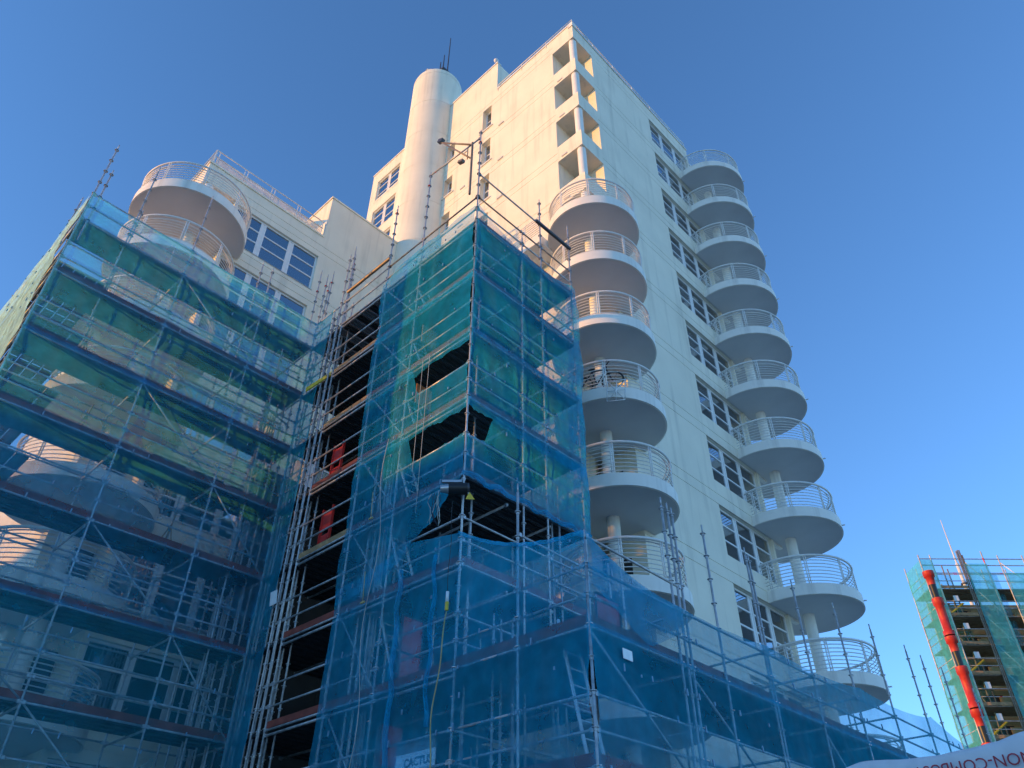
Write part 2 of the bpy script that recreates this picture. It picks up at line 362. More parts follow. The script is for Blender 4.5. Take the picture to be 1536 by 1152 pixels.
# roof band above the top loggia, coping, parapet bands
cp = MB(); cp.box((XT-0.05, YT-0.05, 40.36), (26.67, YT+0.25, 40.46)); cp.box((XT-0.05, YT+0.253, 40.61), (XT+0.25, 16.97, 40.70))
cp.box((XT-0.05, 16.973, 43.41), (XT+0.25, 21.3, 43.5)); cp.box((XT-0.05, 21.9, 43.31), (XT+0.2, 28.43, 43.39))
cp.box((XT-0.051, YT-0.051, 40.47), (XT+0.251, YT+0.25, 40.71))
for q in range(len(cp.v)//8):
    one = MB(); one.add(cp.v[q*8:q*8+8], [(3,2,1,0),(4,5,6,7),(0,1,5,4),(1,2,6,5),(2,3,7,6),(3,0,4,7)]); part('coping', one.mesh('coping', 'slab'), tower)
for k, b in enumerate([39.26]+fl):
    z0, z1 = (b+0.05, 40.355) if k == 0 else (b, b+1.05 if k < 5 else b+0.3)
    m_ = MB(); t = 0.2
    if k == 5: break
    m_.box((XT, YT, z0+0.3), (LG-0.003, YT+t, z1)); m_.box((XT, YT+t+0.001, z0+0.3), (XT+t, LGY-0.003, z1+(0.25 if k == 0 else 0)))
    m_.add([(XT+.001,YT+.001,z0),(LG-0.004,YT+.001,z0),(LG+0.4,LGY+0.4,z0),(XT+.001,LGY-0.004,z0),(XT+.001,YT+.001,z0+0.299),(LG-0.004,YT+.001,z0+0.299),(LG+0.4,LGY+0.4,z0+0.299),(XT+.001,LGY-0.004,z0+0.299)],
           [(3,2,1,0),(4,5,6,7),(0,1,5,4),(2,3,7,6),(1,2,6,5),(3,0,4,7)])
    part('parapet', m_.mesh('parapet', 'wall'), tower)
col = MB().lathe((XT+0.24, YT+0.24), [(0.19, 0), (0.19, 39.3)], 28).mesh('column', 'slab'); part('column', col, tower)
# loggia doors
dk = MB(); dk.obox((LG+0.02, YT+0.99, 0.1), (0.40, 0.42*1.0, 0), (-0.03, 0.03, 0), (0, 0, 2.15)); dl = dk.mesh('door', 'dark')
dk = MB(); dk.obox((XT+1.18, LGY+0.02, 0.1), (0.48, 0.33, 0), (0.02, -0.03, 0), (0, 0, 2.15)); dr = dk.mesh('door', 'dark')
dk = MB(); dk.box((LG-0.012, YT+0.55, 0.15), (LG-0.002, YT+0.9, 2.1)); d3 = dk.mesh('door', 'dark')
for b in fl[:11]:
    for me in (dl, dr, d3): part('door', me, tower, (0, 0, b+0.3))
# near corner balconies
kitL = balcony_kit(1.76, 0.40)
for k in range(7): add_balcony(kitL, tower, (16.55, 11.65, 24.38-H*k))
# far corner balconies with their column
kitR = balcony_kit(2.03, 0.40)
for k in range(11): add_balcony(kitR, tower, (27.1, 11.2, 36.26-H*k))
part('column', MB().lathe((27.05, 11.1), [(0.2, 0), (0.2, 36.3)], 28).mesh('column', 'slab'), tower)
# window columns of the right face
kitW = window_kit(WX1-WX0, 1.94, 3, (0.34, 0.68), 0)
back = MB().box((0, 1.3, 0), (WX1-WX0, 1.32, 1.95)); back.box((0, 0.12, -0.02), (WX1-WX0, 1.29, 0.0)); back.box((0, 0.12, 1.96), (WX1-WX0, 1.29, 1.98))
back.box((-0.02, 0.12, 0), (0, 1.29, 1.95)); back.box((WX1-WX0, 0.12, 0), (WX1-WX0+0.02, 1.29, 1.95)); back = back.mesh('room', 'blind')
def curtain(u0, u1, h, y=0.3, m='curtain'):
    mb = MB(); n = 40; vs = []
    for i in range(n+1):
        u = u0+(u1-u0)*i/n; d = y+0.05*sin(i*1.9)+0.02*sin(i*0.7); vs += [(u, d, 0.02), (u, d, h)]
    return mb.add(vs, [(2*i, 2*i+2, 2*i+3, 2*i+1) for i in range(n)], True).mesh('curtain', m)
spout = MB().tube((0.75*1.0, -1.88, 0.27), (0.75*1.03, -2.0, 0.26), 0.025, 6).mesh('spout', 'soffit')
for k, b in enumerate(fl):
    ex = [('room', back)]
    if k in (8, 9): ex.append(('curtain', curtain(1.3, 3.7, 1.9)))
    elif k in (1, 2, 5, 7): ex.append(('curtain', curtain(0.05+1.3*(k % 3), 0.6+0.3*(k % 2)+1.3*(k % 3), 1.9)))
    if k in (3, 4, 6): ex.append(('blind', MB().box((1.3, 0.2, 1.2), (2.45, 0.22, 1.93)).mesh('blind', 'blind')))
    add_window(kitW, tower, (WX0, YT+0.13, b+1.03), ex)
    part('spout', spout, tower, (27.1, 11.2, b)) if k < 11 else None
    part('lintel', MB().box((0, 0, 0), (0.9, 0.16, 0.10)).mesh('lintel', 'slab'), tower, (26.47, YT+0.02, b+2.88))
# windows of the left face
kS = window_kit(0.66, 1.95, 1, (0.55,), 1); kS2 = window_kit(0.64, 1.5, 1, (0.55,), 1); kB = window_kit(2.25, 2.1, 2, (0.33, 0.7), 1)
rS = MB().box((0.1, -0.02, -0.02), (0.5, 0.70, 2.0)).mesh('room', 'dark'); rB = MB().box((0.3, -0.02, -0.02), (0.5, 2.27, 2.15)).mesh('room', 'blind')
for k in range(6): add_window(kS, tower, (XT+0.26, 17.40, 39.6-H*k-1.95), [('room', rS)])
for k in range(5): add_window(kS2, tower, (XT+0.26, 20.28, 39.1-H*k-1.5), [('room', rS)])
for k in range(5): add_window(kB, tower, (XT+0.1, 25.55, 40.15-H*k), [('room', rB)])
sill = MB().box((-0.07, -0.15, -0.1), (-0.002, 0.85, -0.03)).mesh('sill', 'slab')
for k in range(6): part('sill', sill, tower, (XT, 17.40, 39.6-H*k-1.95))
for k in range(5): part('sill', sill, tower, (XT, 20.24, 39.1-H*k-1.5))
vent = MB().box((-0.05, 0, 0), (-0.003, 0.34, 0.1)).mesh('vent', 'soffit')
for k in range(4):
    part('vent', vent, tower, (XT, 16.45, 36.95-H*k)); part('vent', vent, tower, (XT, 19.2, 37.1-H*k))
    part('vent', MB().box((-0.04, 0, 0), (-0.003, 0.3, 0.09)).mesh('vent', 'soffit'), tower, (XT, YT+0.85, 36.4-H*k))
# round stair drum beside the tower
dr = MB()
for k in range(15):
    dr.lathe((16.35, 22.55), [(1.55, 3.1*k+0.012), (1.55, 3.1*k+3.088)], 64); dr.lathe((16.35, 22.55), [(1.542, 3.1*k+3.087), (1.542, 3.1*k+3.113)], 64)
dr.lathe((16.35, 22.55), [(1.55, 46.51), (1.55, 46.75), (1.50, 46.95), (1.40, 47.08), (0.0, 47.12)], 64)
part('stair_drum', dr.mesh('stair_drum', 'wall'), tower)
# roof edge rails
rr = MB()
for a, b in (((XT, YT, 40.98), (XT, 16.9, 40.98)), ((XT, YT, 40.85), (26.5, YT, 40.85))):
    rr.tube(a, b, 0.03, 6); a = Vector(a); b = Vector(b); n = int((b-a).length/1.5)
    for i in range(n+1): p = a.lerp(b, i/n); rr.tube((p.x, p.y, 40.4), p, 0.028, 5)
part('roof_rail', rr.mesh('roof_rail', 'rail'), tower)
# terrace beside the first round balcony
tb = MB().box((XT-1.15, 13.2, 24.3), (XT-0.003, 15.7, 24.75)); part('terrace_slab', tb.mesh('terrace_slab', 'slab'), tower)
tr = MB()
for i in range(8): tr.tube((XT-1.1, 13.2, 24.9+i*0.13), (XT-1.1, 15.6, 24.9+i*0.13), 0.014, 4)
for i in range(4): tr.tube((XT-1.1, 13.2+i*0.8, 24.7), (XT-1.1, 13.2+i*0.8, 25.83), 0.02, 5)
part('railing', tr.mesh('railing', 'rail'), tower)

# ------------------------------------------------------------------ lower apartment block on the left
YL = 22.4; XL = 5.3; block = thing('apartment_block', (XL, YL, 0), 'lower white apartment block with round corner balconies behind blue netting', 'apartment block')
ZL = [24.2-H*k for k in range(0, 8)]
LW = (6.9, 10.85)
hol = [(LW[0], LW[1], b+0.72, b+2.76, 0.2) for b in ZL]+[(11.6, 13.4, b+0.72, b+2.76, 0.2) for b in ZL[3:]]
mb = MB(); PL = lambda u, v, d: (u, YL+d, v); gl = [z for b in ZL+[27.2] for z in (b+0.05, b+0.45)]
wall_mesh(mb, PL, (6.75, 10.9), (0, 28.2), hol[:8], gl); wall_mesh(mb, PL, (10.9, 16.29), (0, 31.0), hol[8:], gl)
mb.add([(10.9,YL,28.2),(10.9,YL+9,28.2),(10.9,YL+9,31.0),(10.9,YL,31.0)], [(0,1,2,3)])
mb.add([(10.9,YL,30.9),(16.25,YL,30.9),(16.25,YL+9,30.9),(10.9,YL+9,30.9)], [(0,1,2,3)])
mb.add([(XL,YL+1.5,0),(XL,YL+11,0),(XL,YL+11,28.2),(XL,YL+1.5,28.2)], [(0,1,2,3)])
mb.add([(XL,YL+1.5,0),(6.75,YL+1.5,0),(6.75,YL+1.5,28),(XL,YL+1.5,28)], [(0,1,2,3)]); mb.add([(6.75,YL,0),(6.75,YL+1.5,0),(6.75,YL+1.5,28),(6.75,YL,28)], [(0,1,2,3)])
mb.add([(XL,YL+1.5,27.9),(10.9,YL+1.5,27.9),(10.9,YL+11,27.9),(XL,YL+11,27.9)], [(0,1,2,3)])
part('wall', mb.mesh('wall', 'wall'), block)
mb = MB(); mb.box((XL, YL, 27.1), (6.747, YL+1.497, 28.2)); mb.box((XL-0.05, YL-0.05, 28.203), (10.85, YL+0.2, 28.29)); mb.box((10.85, YL-0.05, 31.003), (16.28, YL+0.25, 31.1))
mb.box((XL-0.05, YL+0.203, 28.203), (XL+0.2, YL+11, 28.29)); mb.box((10.85, YL+0.253, 31.003), (11.05, YL+9, 31.09))
for q in range(len(mb.v)//8):
    one = MB(); one.add(mb.v[q*8:q*8+8], [(3,2,1,0),(4,5,6,7),(0,1,5,4),(1,2,6,5),(2,3,7,6),(3,0,4,7)]); part('coping', one.mesh('coping', 'wall'), block)
part('column', MB().lathe((5.62, 22.6), [(0.2, 0), (0.2, 27.1)], 28).mesh('column', 'slab'), block)
kitB = balcony_kit(2.1, 0.42)
for k in range(8): add_balcony(kitB, block, (5.45, 22.45, 24.15-H*k))
kitLW = window_kit(LW[1]-LW[0], 2.02, 3, (0.34, 0.68), 0); kitLS = window_kit(1.8, 2.02, 2, (0.5,), 0)
bk0 = MB().box((0, 0.10, 0.06), (3.95, 0.12, 2.0)).mesh('blind', 'panereflect'); bk = MB().box((0, 1.2, 0), (3.95, 1.22, 2.1)); bk.box((-0.02, 0.1, 0), (0, 1.2, 2.1)); bk.box((3.95, 0.1, 0), (3.97, 1.2, 2.1)); bk.box((0, 0.1, 2.08), (3.95, 1.2, 2.1)); bk.box((0, 0.1, -0.03), (3.95, 1.2, -0.01)); bk = bk.mesh('room', 'blind')  # pale sheet close behind the top panes stands for their grey-beige reflection
for k, b in enumerate(ZL):
    add_window(kitLW, block, (LW[0], YL+0.1, b+0.73), [('blind', bk0), ('curtain', curtain(3.1, 3.9, 1.9, 0.2))] if k == 0 else [('room', bk)])
    if k > 2: add_window(kitLS, block, (11.6, YL+0.1, b+0.73), [('room', MB().box((0, 0.5, 0), (1.8, 0.52, 2)).mesh('room', 'dark'))])
    d = MB().box((6.0, YL+1.44, b+0.45), (6.7, YL+1.497, b+2.6)); part('door', d.mesh('door', 'dark'), block)
rr = MB()
for z in (28.85, 29.25): rr.tube((XL+0.1, YL+0.1, z), (10.8, YL+0.1, z), 0.028, 6); rr.tube((XL+0.1, YL+0.1, z), (XL+0.1, YL+9, z), 0.028, 6)
for i in range(5):
    for dx in (0, 0.14): rr.tube((XL+0.12+i*1.33+dx, YL+0.1, 28.25), (XL+0.12+i*1.33+dx, YL+0.1, 29.25), 0.022, 5)
for i in range(5): rr.tube((XL+0.1, YL+0.1+i*2, 28.25), (XL+0.1, YL+0.1+i*2, 29.25), 0.022, 5)
part('roof_rail', rr.mesh('roof_rail', 'rail'), block)
gp = MB(); gp.box((XL+0.2, YL+0.09, 28.45), (10.7, YL+0.105, 28.8)); part('glass_screen', gp.mesh('glass_screen', 'frost'), block)

# pergola roof on the lower block
pg = thing('roof_canopy', (10.0, YL+1.6, 28.3), 'slatted white canopy on the roof of the lower block beside its taller end', 'canopy')
fm = MB(); p0 = Vector((9.4, YL+1.0, 29.6)); ax = Vector((1.5, 0, 0)); ay = Vector((0, 1.5, 1.1))
for i in range(2): fm.obox(p0+ay*i*0.97, ax, ay*0.03, (0, -0.03, 0.06)); fm.obox(p0+ax*i*0.96, ax*0.04, ay, (0, -0.03, 0.06))
for i in range(2):
    q = p0+ax*i*0.95; fm.tube((q.x, q.y, 28.2), q, 0.04); q = q+ay; fm.tube((q.x, q.y, 28.2), q, 0.04)
part('frame', fm.mesh('frame', 'frame'), pg)
for i in range(7): part('slat', MB().obox(p0+ax*(0.06+0.13*i), ax*0.075, ay*0.96, (0, -0.01, 0.02)).mesh('slat', 'blind'), pg)

# ------------------------------------------------------------------ scaffolding kits
def standard(z0, z1, r=0.024, first=None):
    mb = MB().tube((0, 0, z0), (0, 0, z1-0.18), r, 7); mb.tube((0, 0, z1-0.18), (0, 0, z1), r*0.7, 6)
    z = math.ceil(z0*2)/2
    while z < z1-0.1:
        mb.disc((0, 0), 0.06, z-0.006, z+0.006, 10); mb.disc((0, 0), r*1.35, z-0.05, z-0.007, 7); z += 0.5
    return mb.mesh('standard', 'pole')
STD = {}
def pole(root, x, y, z1, z0=0.0):
    key = (round(z0, 2), round(z1, 2))
    if key not in STD: STD[key] = standard(z0, z1)
    return part('standard', STD[key], root, (x, y, 0))
LED = {}
def ledger(root, a, b, r=0.024, nm='ledger', m='ledger'):
    a = Vector(a); b = Vector(b); d = b-a; key = (round(d.x, 3), round(d.y, 3), round(d.z, 3), r, m)
    if key not in LED:
        mb = MB().tube((0, 0, 0), d, r, 7); e = d.normalized()
        if nm == 'ledger' and d.length > 0.4:
            for p in (e*0.05, d-e*0.05): mb.obox(p-Vector((0.03, 0.03, 0.035)), (0.06, 0, 0), (0, 0.06, 0), (0, 0, 0.07))
        LED[key] = mb.mesh(nm, m)
    return part(nm, LED[key], root, a)
BRD = {}
def board(root, x0, x1, y, z, w=0.30, m='deck'):
    L = round(x1-x0, 3); key = (L, w, m)
    if key not in BRD:
        mb = MB(); mb.box((0, 0, -0.01), (L, w, 0)); mb.box((0, 0, -0.065), (L, 0.03, -0.011)); mb.box((0, w-0.03, -0.065), (L, w, -0.011))
        mb.box((0, w*0.5-0.01, -0.04), (L, w*0.5+0.01, -0.011))
        for e in (0, L-0.05): mb.box((e, 0.031, -0.06), (e+0.05, w-0.031, -0.012))
        BRD[key] = mb.mesh('deck_board', m)
    return part('deck_board', BRD[key], root, (x0, y, z))
TOE = {}
def toe(root, a, b, h=0.16, m='toe'):
    a = Vector(a); b = Vector(b); d = b-a; key = (round(d.x, 3), round(d.y, 3), h, m)
    if key not in TOE:
        n = Vector((-d.y, d.x, 0)).normalized()*0.028; TOE[key] = MB().obox((0, 0, 0), d, n, (0, 0, h)).mesh('toe_board', m)
    return part('toe_board', TOE[key], root, a)

# ---- left scaffold in front of the block
Y1 = 17.95; Y1b = 20.0; LX = [1.73, 4.70, 7.25, 9.2]
sL = thing('scaffold', (1.73, Y1, 0), 'broad netted scaffold across the lower block on the left', 'scaffold', 'scaffolds round the buildings')
tops = {1.73: 21.25, 4.70: 21.6, 7.25: 20.2, 9.2: 19.0}
for x in LX:
    pole(sL, x, Y1, tops[x]); pole(sL, x, Y1b, 20.6 if x < 5 else 19.6)
pole(sL, 1.9, Y1, 20.2, 17.2); pole(sL, 3.0, Y1+0.2, 21.6, 15.0); pole(sL, 3.25, Y1+1.3, 20.7, 15.0); pole(sL, 7.0, Y1+0.3, 20.6, 15)
pole(sL, 1.73, 22.3, 19.6); pole(sL, 1.73, 24.6, 19.8); pole(sL, 1.73, 26.8, 19.6)
for z in range(2, 19, 2):
    for a, b in zip(LX, LX[1:]):
        n = 3
        for i in range(n): board(sL, a+0.02, b-0.02, Y1+0.08+i*0.325, z+(0.0 if i % 2 else 0.006))
        for dz in (0.0, 0.5, 1.0): ledger(sL, (a, Y1, z+dz-0.03), (b, Y1, z+dz-0.03))
        if z in (16, 14, 10, 8, 6, 4): toe(sL, (a, Y1+0.035, z+0.01), (b, Y1+0.035, z+0.01))
        elif z == 12: toe(sL, (a, Y1+0.035, z+0.01), (b, Y1+0.035, z+0.01), 0.14)
        ledger(sL, (a, Y1b, z+0.97), (b, Y1b, z+0.97)); ledger(sL, (a, Y1b, z-0.03), (b, Y1b, z-0.03))
    for x in LX: ledger(sL, (x, Y1, z-0.1), (x, Y1b, z-0.1), 0.028)
    for dz in (0.47, 0.97): ledger(sL, (1.73, Y1, z+dz), (1.73, Y1b, z+dz))
    for y0, y1 in ((Y1b, 22.3), (22.3, 24.6), (24.6, 26.8)):
        ledger(sL, (1.73, y0, z+0.97), (1.73, y1, z+0.97)); ledger(sL, (1.73, y0, z-0.03), (1.73, y1, z-0.03))
rnd = random.Random(5)
for i in range(14): pole(sL, 8.2+rnd.uniform(0, .95), 18.15+rnd.uniform(0, 1.5), 17.5-rnd.choice((0, 1.5, 4, 7)), 0)
for z in range(3, 18, 2): ledger(sL, (8.2, 18.2+0.2*(z % 3), z+0.2), (9.15, 18.4, z+0.1))
YB = {}
for z in range(2, 19, 2):
    for i in range(5):
        for y0 in (20.05, 22.4):
            if 'b' not in YB:
                bm_ = MB(); bm_.box((0, 0, -0.01), (0.30, 2.3, 0)); bm_.box((0, 0, -0.065), (0.03, 2.3, -0.011)); bm_.box((0.27, 0, -0.065), (0.30, 2.3, -0.011)); YB['b'] = bm_.mesh('deck_board', 'deck')
            part('deck_board', YB['b'], sL, (1.78+i*0.325, y0, z))
for x0, x1, zt in ((4.70, 7.25, 14), (4.70, 7.25, 18), (4.70, 7.25, 10), (4.70, 7.25, 6), (7.25, 9.2, 8), (1.73, 4.7, 8), (1.73, 4.7, 4), (7.25, 9.2, 12)):
    ledger(sL, (x0, Y1+0.04, zt), (x1, Y1+0.04, zt-2), 0.022, 'brace')

# ---- projecting stair tower scaffold
X2, Y2, XR = 9.2, 10.25, 13.2
sT = thing('scaffold', (X2, Y2, 0), 'tall netted scaffold tower projecting in front of the round balconies', 'scaffold', 'scaffolds round the buildings')
TY = [10.25, 12.55, 14.15, 16.35]
pole(sT, X2, Y2, 22.15); pole(sT, X2, 12.55, 22.2); pole(sT, X2, 14.15, 21.9); pole(sT, X2+0.42, 13.4, 19.2)
for dx, dy, zt in ((0, 0, 21.6), (-0.04, 0.17, 21.3), (0.02, 0.33, 19.0), (-0.05, 0.47, 18.9), (0.3, 0.05, 19.2), (0.32, 0.4, 19.1), (0.5, 0.9, 18.9), (0.25, 1.2, 19), (0.7, 1.1, 18.8), (0.15, 0.75, 18.8)):
    pole(sT, X2+dx, 16.35+dy, zt)
for x, y, zt in ((9.6, 17.0, 22.0), (9.75, 17.2, 21.8), (9.6, 18.3, 22.1), (9.55, 18.6, 22.1), (9.75, 18.75, 22.0), (9.5, 19.05, 22.6)): pole(sT, x, y, zt, 0)
for x in (11.0, 11.8): pole(sT, x, Y2, 18.9 if x < 11.5 else 21.2)
pole(sT, 13.15, Y2, 21.1); pole(sT, XR, 12.0, 18.5); pole(sT, XR, 14.0, 18.0)
pole(sT, 12.05, Y2+0.1, 10.2, 3); pole(sT, 12.25, Y2+0.05, 11, 3)
for x in (10.6, 12.0):
    for y in (12.55, 14.15, 16.35): pole(sT, x, y, 18.0)
rnd = random.Random(3)
for i in range(9): pole(sT, 9.35+rnd.uniform(0, .5), 13.35+rnd.uniform(0, .75), 18.5-rnd.choice((0, 1, 2, 6)), 0)
for x, y in ((10.6, Y2+1.3), (12.0, Y2+1.3), (9.9, Y2+0.5)): pole(sT, x, y, 18.0)
for z in range(2, 19, 2):
    n = 24
    for i in range(n): board(sT, X2+0.03, XR-0.03, Y2+0.06+i*0.323, z+0.006*(i % 2), 0.285, 'decklight' if z == 18 and i > 11 and i % 2 else 'deck')
    if 4 <= z <= 12:
        for i in range(11, 24): board(sT, XR, 16.1, Y2+0.06+i*0.323, z+0.006*(i % 2), 0.285)
    for a, b in zip(TY, TY[1:]):
        for dz in (0.0, 0.5, 1.0): ledger(sT, (X2, a, z+dz-0.03), (X2, b, z+dz-0.03))
        ledger(sT, (X2+0.03, a, z-0.13), (X2+0.03, b, z-0.13), 0.03)
        if z in (16, 14, 12, 10, 8, 6, 4): toe(sT, (X2+0.04, a, z+0.01), (X2+0.04, b, z+0.01), 0.15, 'wood' if (z in (16, 14, 10) and a > 14) else 'toe')  # open-bay boards take the tan ply colour to stand for golden sunlight
    for a, b in zip([X2, 11.0, 11.8], [11.0, 11.8, XR]):
        for dz in (0.0, 0.5, 1.0): ledger(sT, (a, Y2, z+dz-0.03), (b, Y2, z+dz-0.03))
    toe(sT, (X2, Y2+0.035, z+0.01), (XR, Y2+0.035, z+0.01))
    for dz in (0.47, 0.97): ledger(sT, (XR, Y2, z+dz), (XR, 14.0, z+dz))
    for x in (10.6, 12.0): ledger(sT, (x, Y2+0.1, z-0.15), (x, 17.9, z-0.15), 0.03)
    for dz in (0.47, 0.97): ledger(sT, (X2, 16.35, z+dz), (X2, 17.9, z+dz))
for a, b, zt in ((12.55, 14.15, 18), (12.55, 14.15, 16), (12.55, 14.15, 14), (12.55, 14.15, 12), (12.55, 14.15, 10), (12.55, 14.15, 8), (12.55, 14.15, 6), (12.55, 14.15, 4)):
    ledger(sT, (X2+0.04, b, zt), (X2+0.04, a, zt-2), 0.022, 'brace')
ledger(sT, (X2, 12.6, 22.05), (X2, Y2, 21.75), 0.026); ledger(sT, (X2, Y2, 20.0), (13.15, Y2, 20.0), 0.026)
ledger(sT, (X2, Y2, 18.97), (13.15, Y2, 18.97)); ledger(sT, (X2, Y2, 18.97), (X2, 14.15, 18.97))
ledger(sT, (X2, 14.15, 19.4), (X2, 16.35, 19.4), 0.055, 'beam', 'rust'); ledger(sT, (11.6, Y2-0.03, 20.0), (13.2, Y2-0.03, 20.0), 0.06, 'beam', 'dkgrey')
for z in (9.0, 8.5): ledger(sT, (XR-1.2, Y2+0.2, z), (XR+1.4, Y2+0.2, z))
ledger(sT, (XR+1.3, Y2+0.2, 9.0), (XR-0.2, Y2+1.6, 8.7))

# ---- lower scaffold reaching out to the right
Y3 = 7.2
sR = thing('scaffold', (X2, Y3, 0), 'low netted scaffold running away along the foot of the tower on the right', 'scaffold', 'scaffolds round the buildings')
RX = [9.2, 12.0, 14.9, 17.0, 19.2, 21.4, 23.8, 26.7, 29.4]
for x, zt in ((9.2, 7.6), (11.7, 9.25), (11.9, 9.2), (12.05, 9.15), (13.17, 9.2), (14.9, 9.3), (15.02, 9.15), (17.0, 9.2), (19.2, 9.3), (21.4, 9.35), (23.8, 9.4), (25.0, 9.4), (26.7, 9.45), (29.4, 9.4)):
    pole(sR, x, Y3, zt)
for x in RX[1:]: pole(sR, x, 9.3, 7.4 if x != 23.8 else 8.2)
pole(sR, X2, 8.72, 9.1); pole(sR, 9.7, 9.8, 7.0); pole(sR, 10.0, 9.9, 7); pole(sR, 10.2, 9.8, 7); pole(sR, 24.2, 9.3, 8.0)
for z in (2, 4, 6):
    for a, b in zip(RX, RX[1:]):
        n = 9 if a < 12 else 6
        for i in range(n): board(sR, a+0.02, b-0.02, Y3+0.08+i*0.335, z+0.006*(i % 2))
        for dz in (0.0, 0.5, 1.0): ledger(sR, (a, Y3, z+dz-0.03), (b, Y3, z+dz-0.03))
        toe(sR, (a, Y3+0.035, z+0.01), (b, Y3+0.035, z+0.01), 0.17)
        ledger(sR, (b, Y3, z-0.1), (b, 9.3, z-0.1), 0.028); ledger(sR, (b, Y3, z+0.97), (b, 9.3, z+0.97))
    for a, b in ((Y3, 8.72), (8.72, Y2)):
        for dz in (0.0, 0.5, 1.0): ledger(sR, (X2, a, z+dz-0.03), (X2, b, z+dz-0.03))
        toe(sR, (X2+0.04, a, z+0.01), (X2+0.04, b, z+0.01), 0.17)
ledger(sR, (X2, Y2, 8.47), (12.0, Y2-0.05, 8.47)); ledger(sR, (X2, Y3, 7.5), (12.0, Y3, 7.45)); ledger(sR, (X2, 8.72, 8.05), (12.0, 8.72, 8.0))
ledger(sR, (X2+0.1, Y3+0.04, 5.9), (12.0, Y3+0.04, 3.9), 0.022, 'brace'); ledger(sR, (12.0, Y3+0.04, 5.9), (14.9, Y3+0.04, 3.9), 0.022, 'brace')
ledger(sR, (17.0, Y3+0.04, 5.9), (19.2, Y3+0.04, 3.9), 0.022, 'brace')
toe(sR, (12.05, Y3+2.1, 6.2), (26.6, Y3+2.1, 6.2), 0.15)

bo = thing('dark_backing', (9.3, 20.4, 0), 'added dark sheet standing for the shade behind the open scaffold decks', 'dark_backing')  # dark panels added so the open bay reads as deep shade
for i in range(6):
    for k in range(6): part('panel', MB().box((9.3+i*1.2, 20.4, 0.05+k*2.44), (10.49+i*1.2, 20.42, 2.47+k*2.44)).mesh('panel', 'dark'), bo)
# ------------------------------------------------------------------ debris netting
def net(name, P, us, bot, top, label, cat='netting', m='net', amp=0.06, du=0.16, dv=0.2, skip=None, seed=0, ragged=0.0, ties=True, n_=(0, -1, 0), group='blue debris netting sheets'):
    u0, u1 = us; nu = max(2, int(abs(u1-u0)/du)); vs = []; fs = []; n_ = Vector(n_); H_ = max(top(u0+(u1-u0)*t/10)-bot(u0+(u1-u0)*t/10) for t in range(11)); nv = max(2, int(H_/dv))
    for i in range(nu+1):
        u = u0+(u1-u0)*i/nu
        b, t = bot(u), top(u)
        for j in range(nv+1):
            v = b+(t-b)*j/nv
            if ragged and j in (0, nv): v += ragged*(noise.noise(Vector((u*9+seed, j, 2.7)))+0.6*noise.noise(Vector((u*23, j+3, seed))))
            p = Vector(P(u, v))
            e = min(1, 0.25+min(abs(v-b), abs(t-v))*1.5)
            w = noise.noise(Vector((u*0.55+seed*7, v*0.28, seed)))*0.9 + 0.55*noise.noise(Vector((u*2.6, v*1.0+seed*3, 4.2))) + 0.35*abs(noise.noise(Vector((u*5.5+v*2.5, v*2.2-u*1.3, seed+9))))
            lift = sin(pi*((v*0.5) % 1.0))
            vs.append(p+n_*(amp*1.35*(w*(0.5+0.7*lift)+0.35*lift+0.25*noise.noise(Vector((u*9.0-v*4.0, v*5.0, seed+2)))))*e)
    for i in range(nu):
        for j in range(nv):
            u = u0+(u1-u0)*(i+.5)/nu; v = bot(u)+(top(u)-bot(u))*(j+.5)/nv
            if skip and skip(u, v): continue
            fs.append((i*(nv+1)+j, (i+1)*(nv+1)+j, (i+1)*(nv+1)+j+1, i*(nv+1)+j+1))
    me = MB().add(vs, fs, True).mesh(name, m)
    o = single(name, me, label, cat, group)
    if ties:
        tm = MB(); rnd = random.Random(seed); k = 0; z = math.ceil(min(bot(u0), bot(u1))*2)/2
        while z < max(top(u0), top(u1)):
            u = u0+0.2
            while u < u1-0.1:
                if rnd.random() < 0.22 and bot(u)+0.1 < z < top(u)-0.05:
                    c = Vector(P(u+rnd.uniform(-.1, .1), z-0.03))+n_*(amp*0.5+0.02); tm.obox(c-Vector((0.012, 0.012, 0.05)), (0.024, 0, 0), (0, 0.024, 0), (0.01, 0.01, rnd.uniform(0.05, 0.13)))
                u += 0.45
            z += 0.5
        if tm.v: part('tie', tm.mesh('tie', 'tie'), o, kind='stuff')
    return o
C_ = lambda c: (lambda u: c)
fY = lambda y: (lambda u, v: (u, y, v)); fX = lambda x: (lambda u, v: (x, u, v))
def sag(a, b, s, za, zb): return lambda u: za+(zb-za)*(u-a)/(b-a)-s*4*((u-a)/(b-a))*(1-(u-a)/(b-a))
# left scaffold
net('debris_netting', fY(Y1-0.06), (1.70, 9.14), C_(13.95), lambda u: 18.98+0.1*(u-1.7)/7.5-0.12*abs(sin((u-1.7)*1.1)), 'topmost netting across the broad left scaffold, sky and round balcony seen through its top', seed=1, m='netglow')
net('debris_netting', fY(Y1-0.07), (1.70, 9.14), C_(7.95), C_(14.05), 'middle netting of the broad left scaffold with the green sun glow put into its colour', seed=2, m='netglow')
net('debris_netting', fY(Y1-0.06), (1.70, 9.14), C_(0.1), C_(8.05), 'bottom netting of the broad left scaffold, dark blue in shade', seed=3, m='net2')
net('debris_netting', fX(1.66), (Y1-0.05, 27), C_(0.1), lambda u: 18.95-0.1*abs(sin(u*1.3)), 'netting on the left end of the broad scaffold, coloured pale for the sun on it', m='netsunlit', amp=0.07, seed=4, n_=(-1, 0, 0))
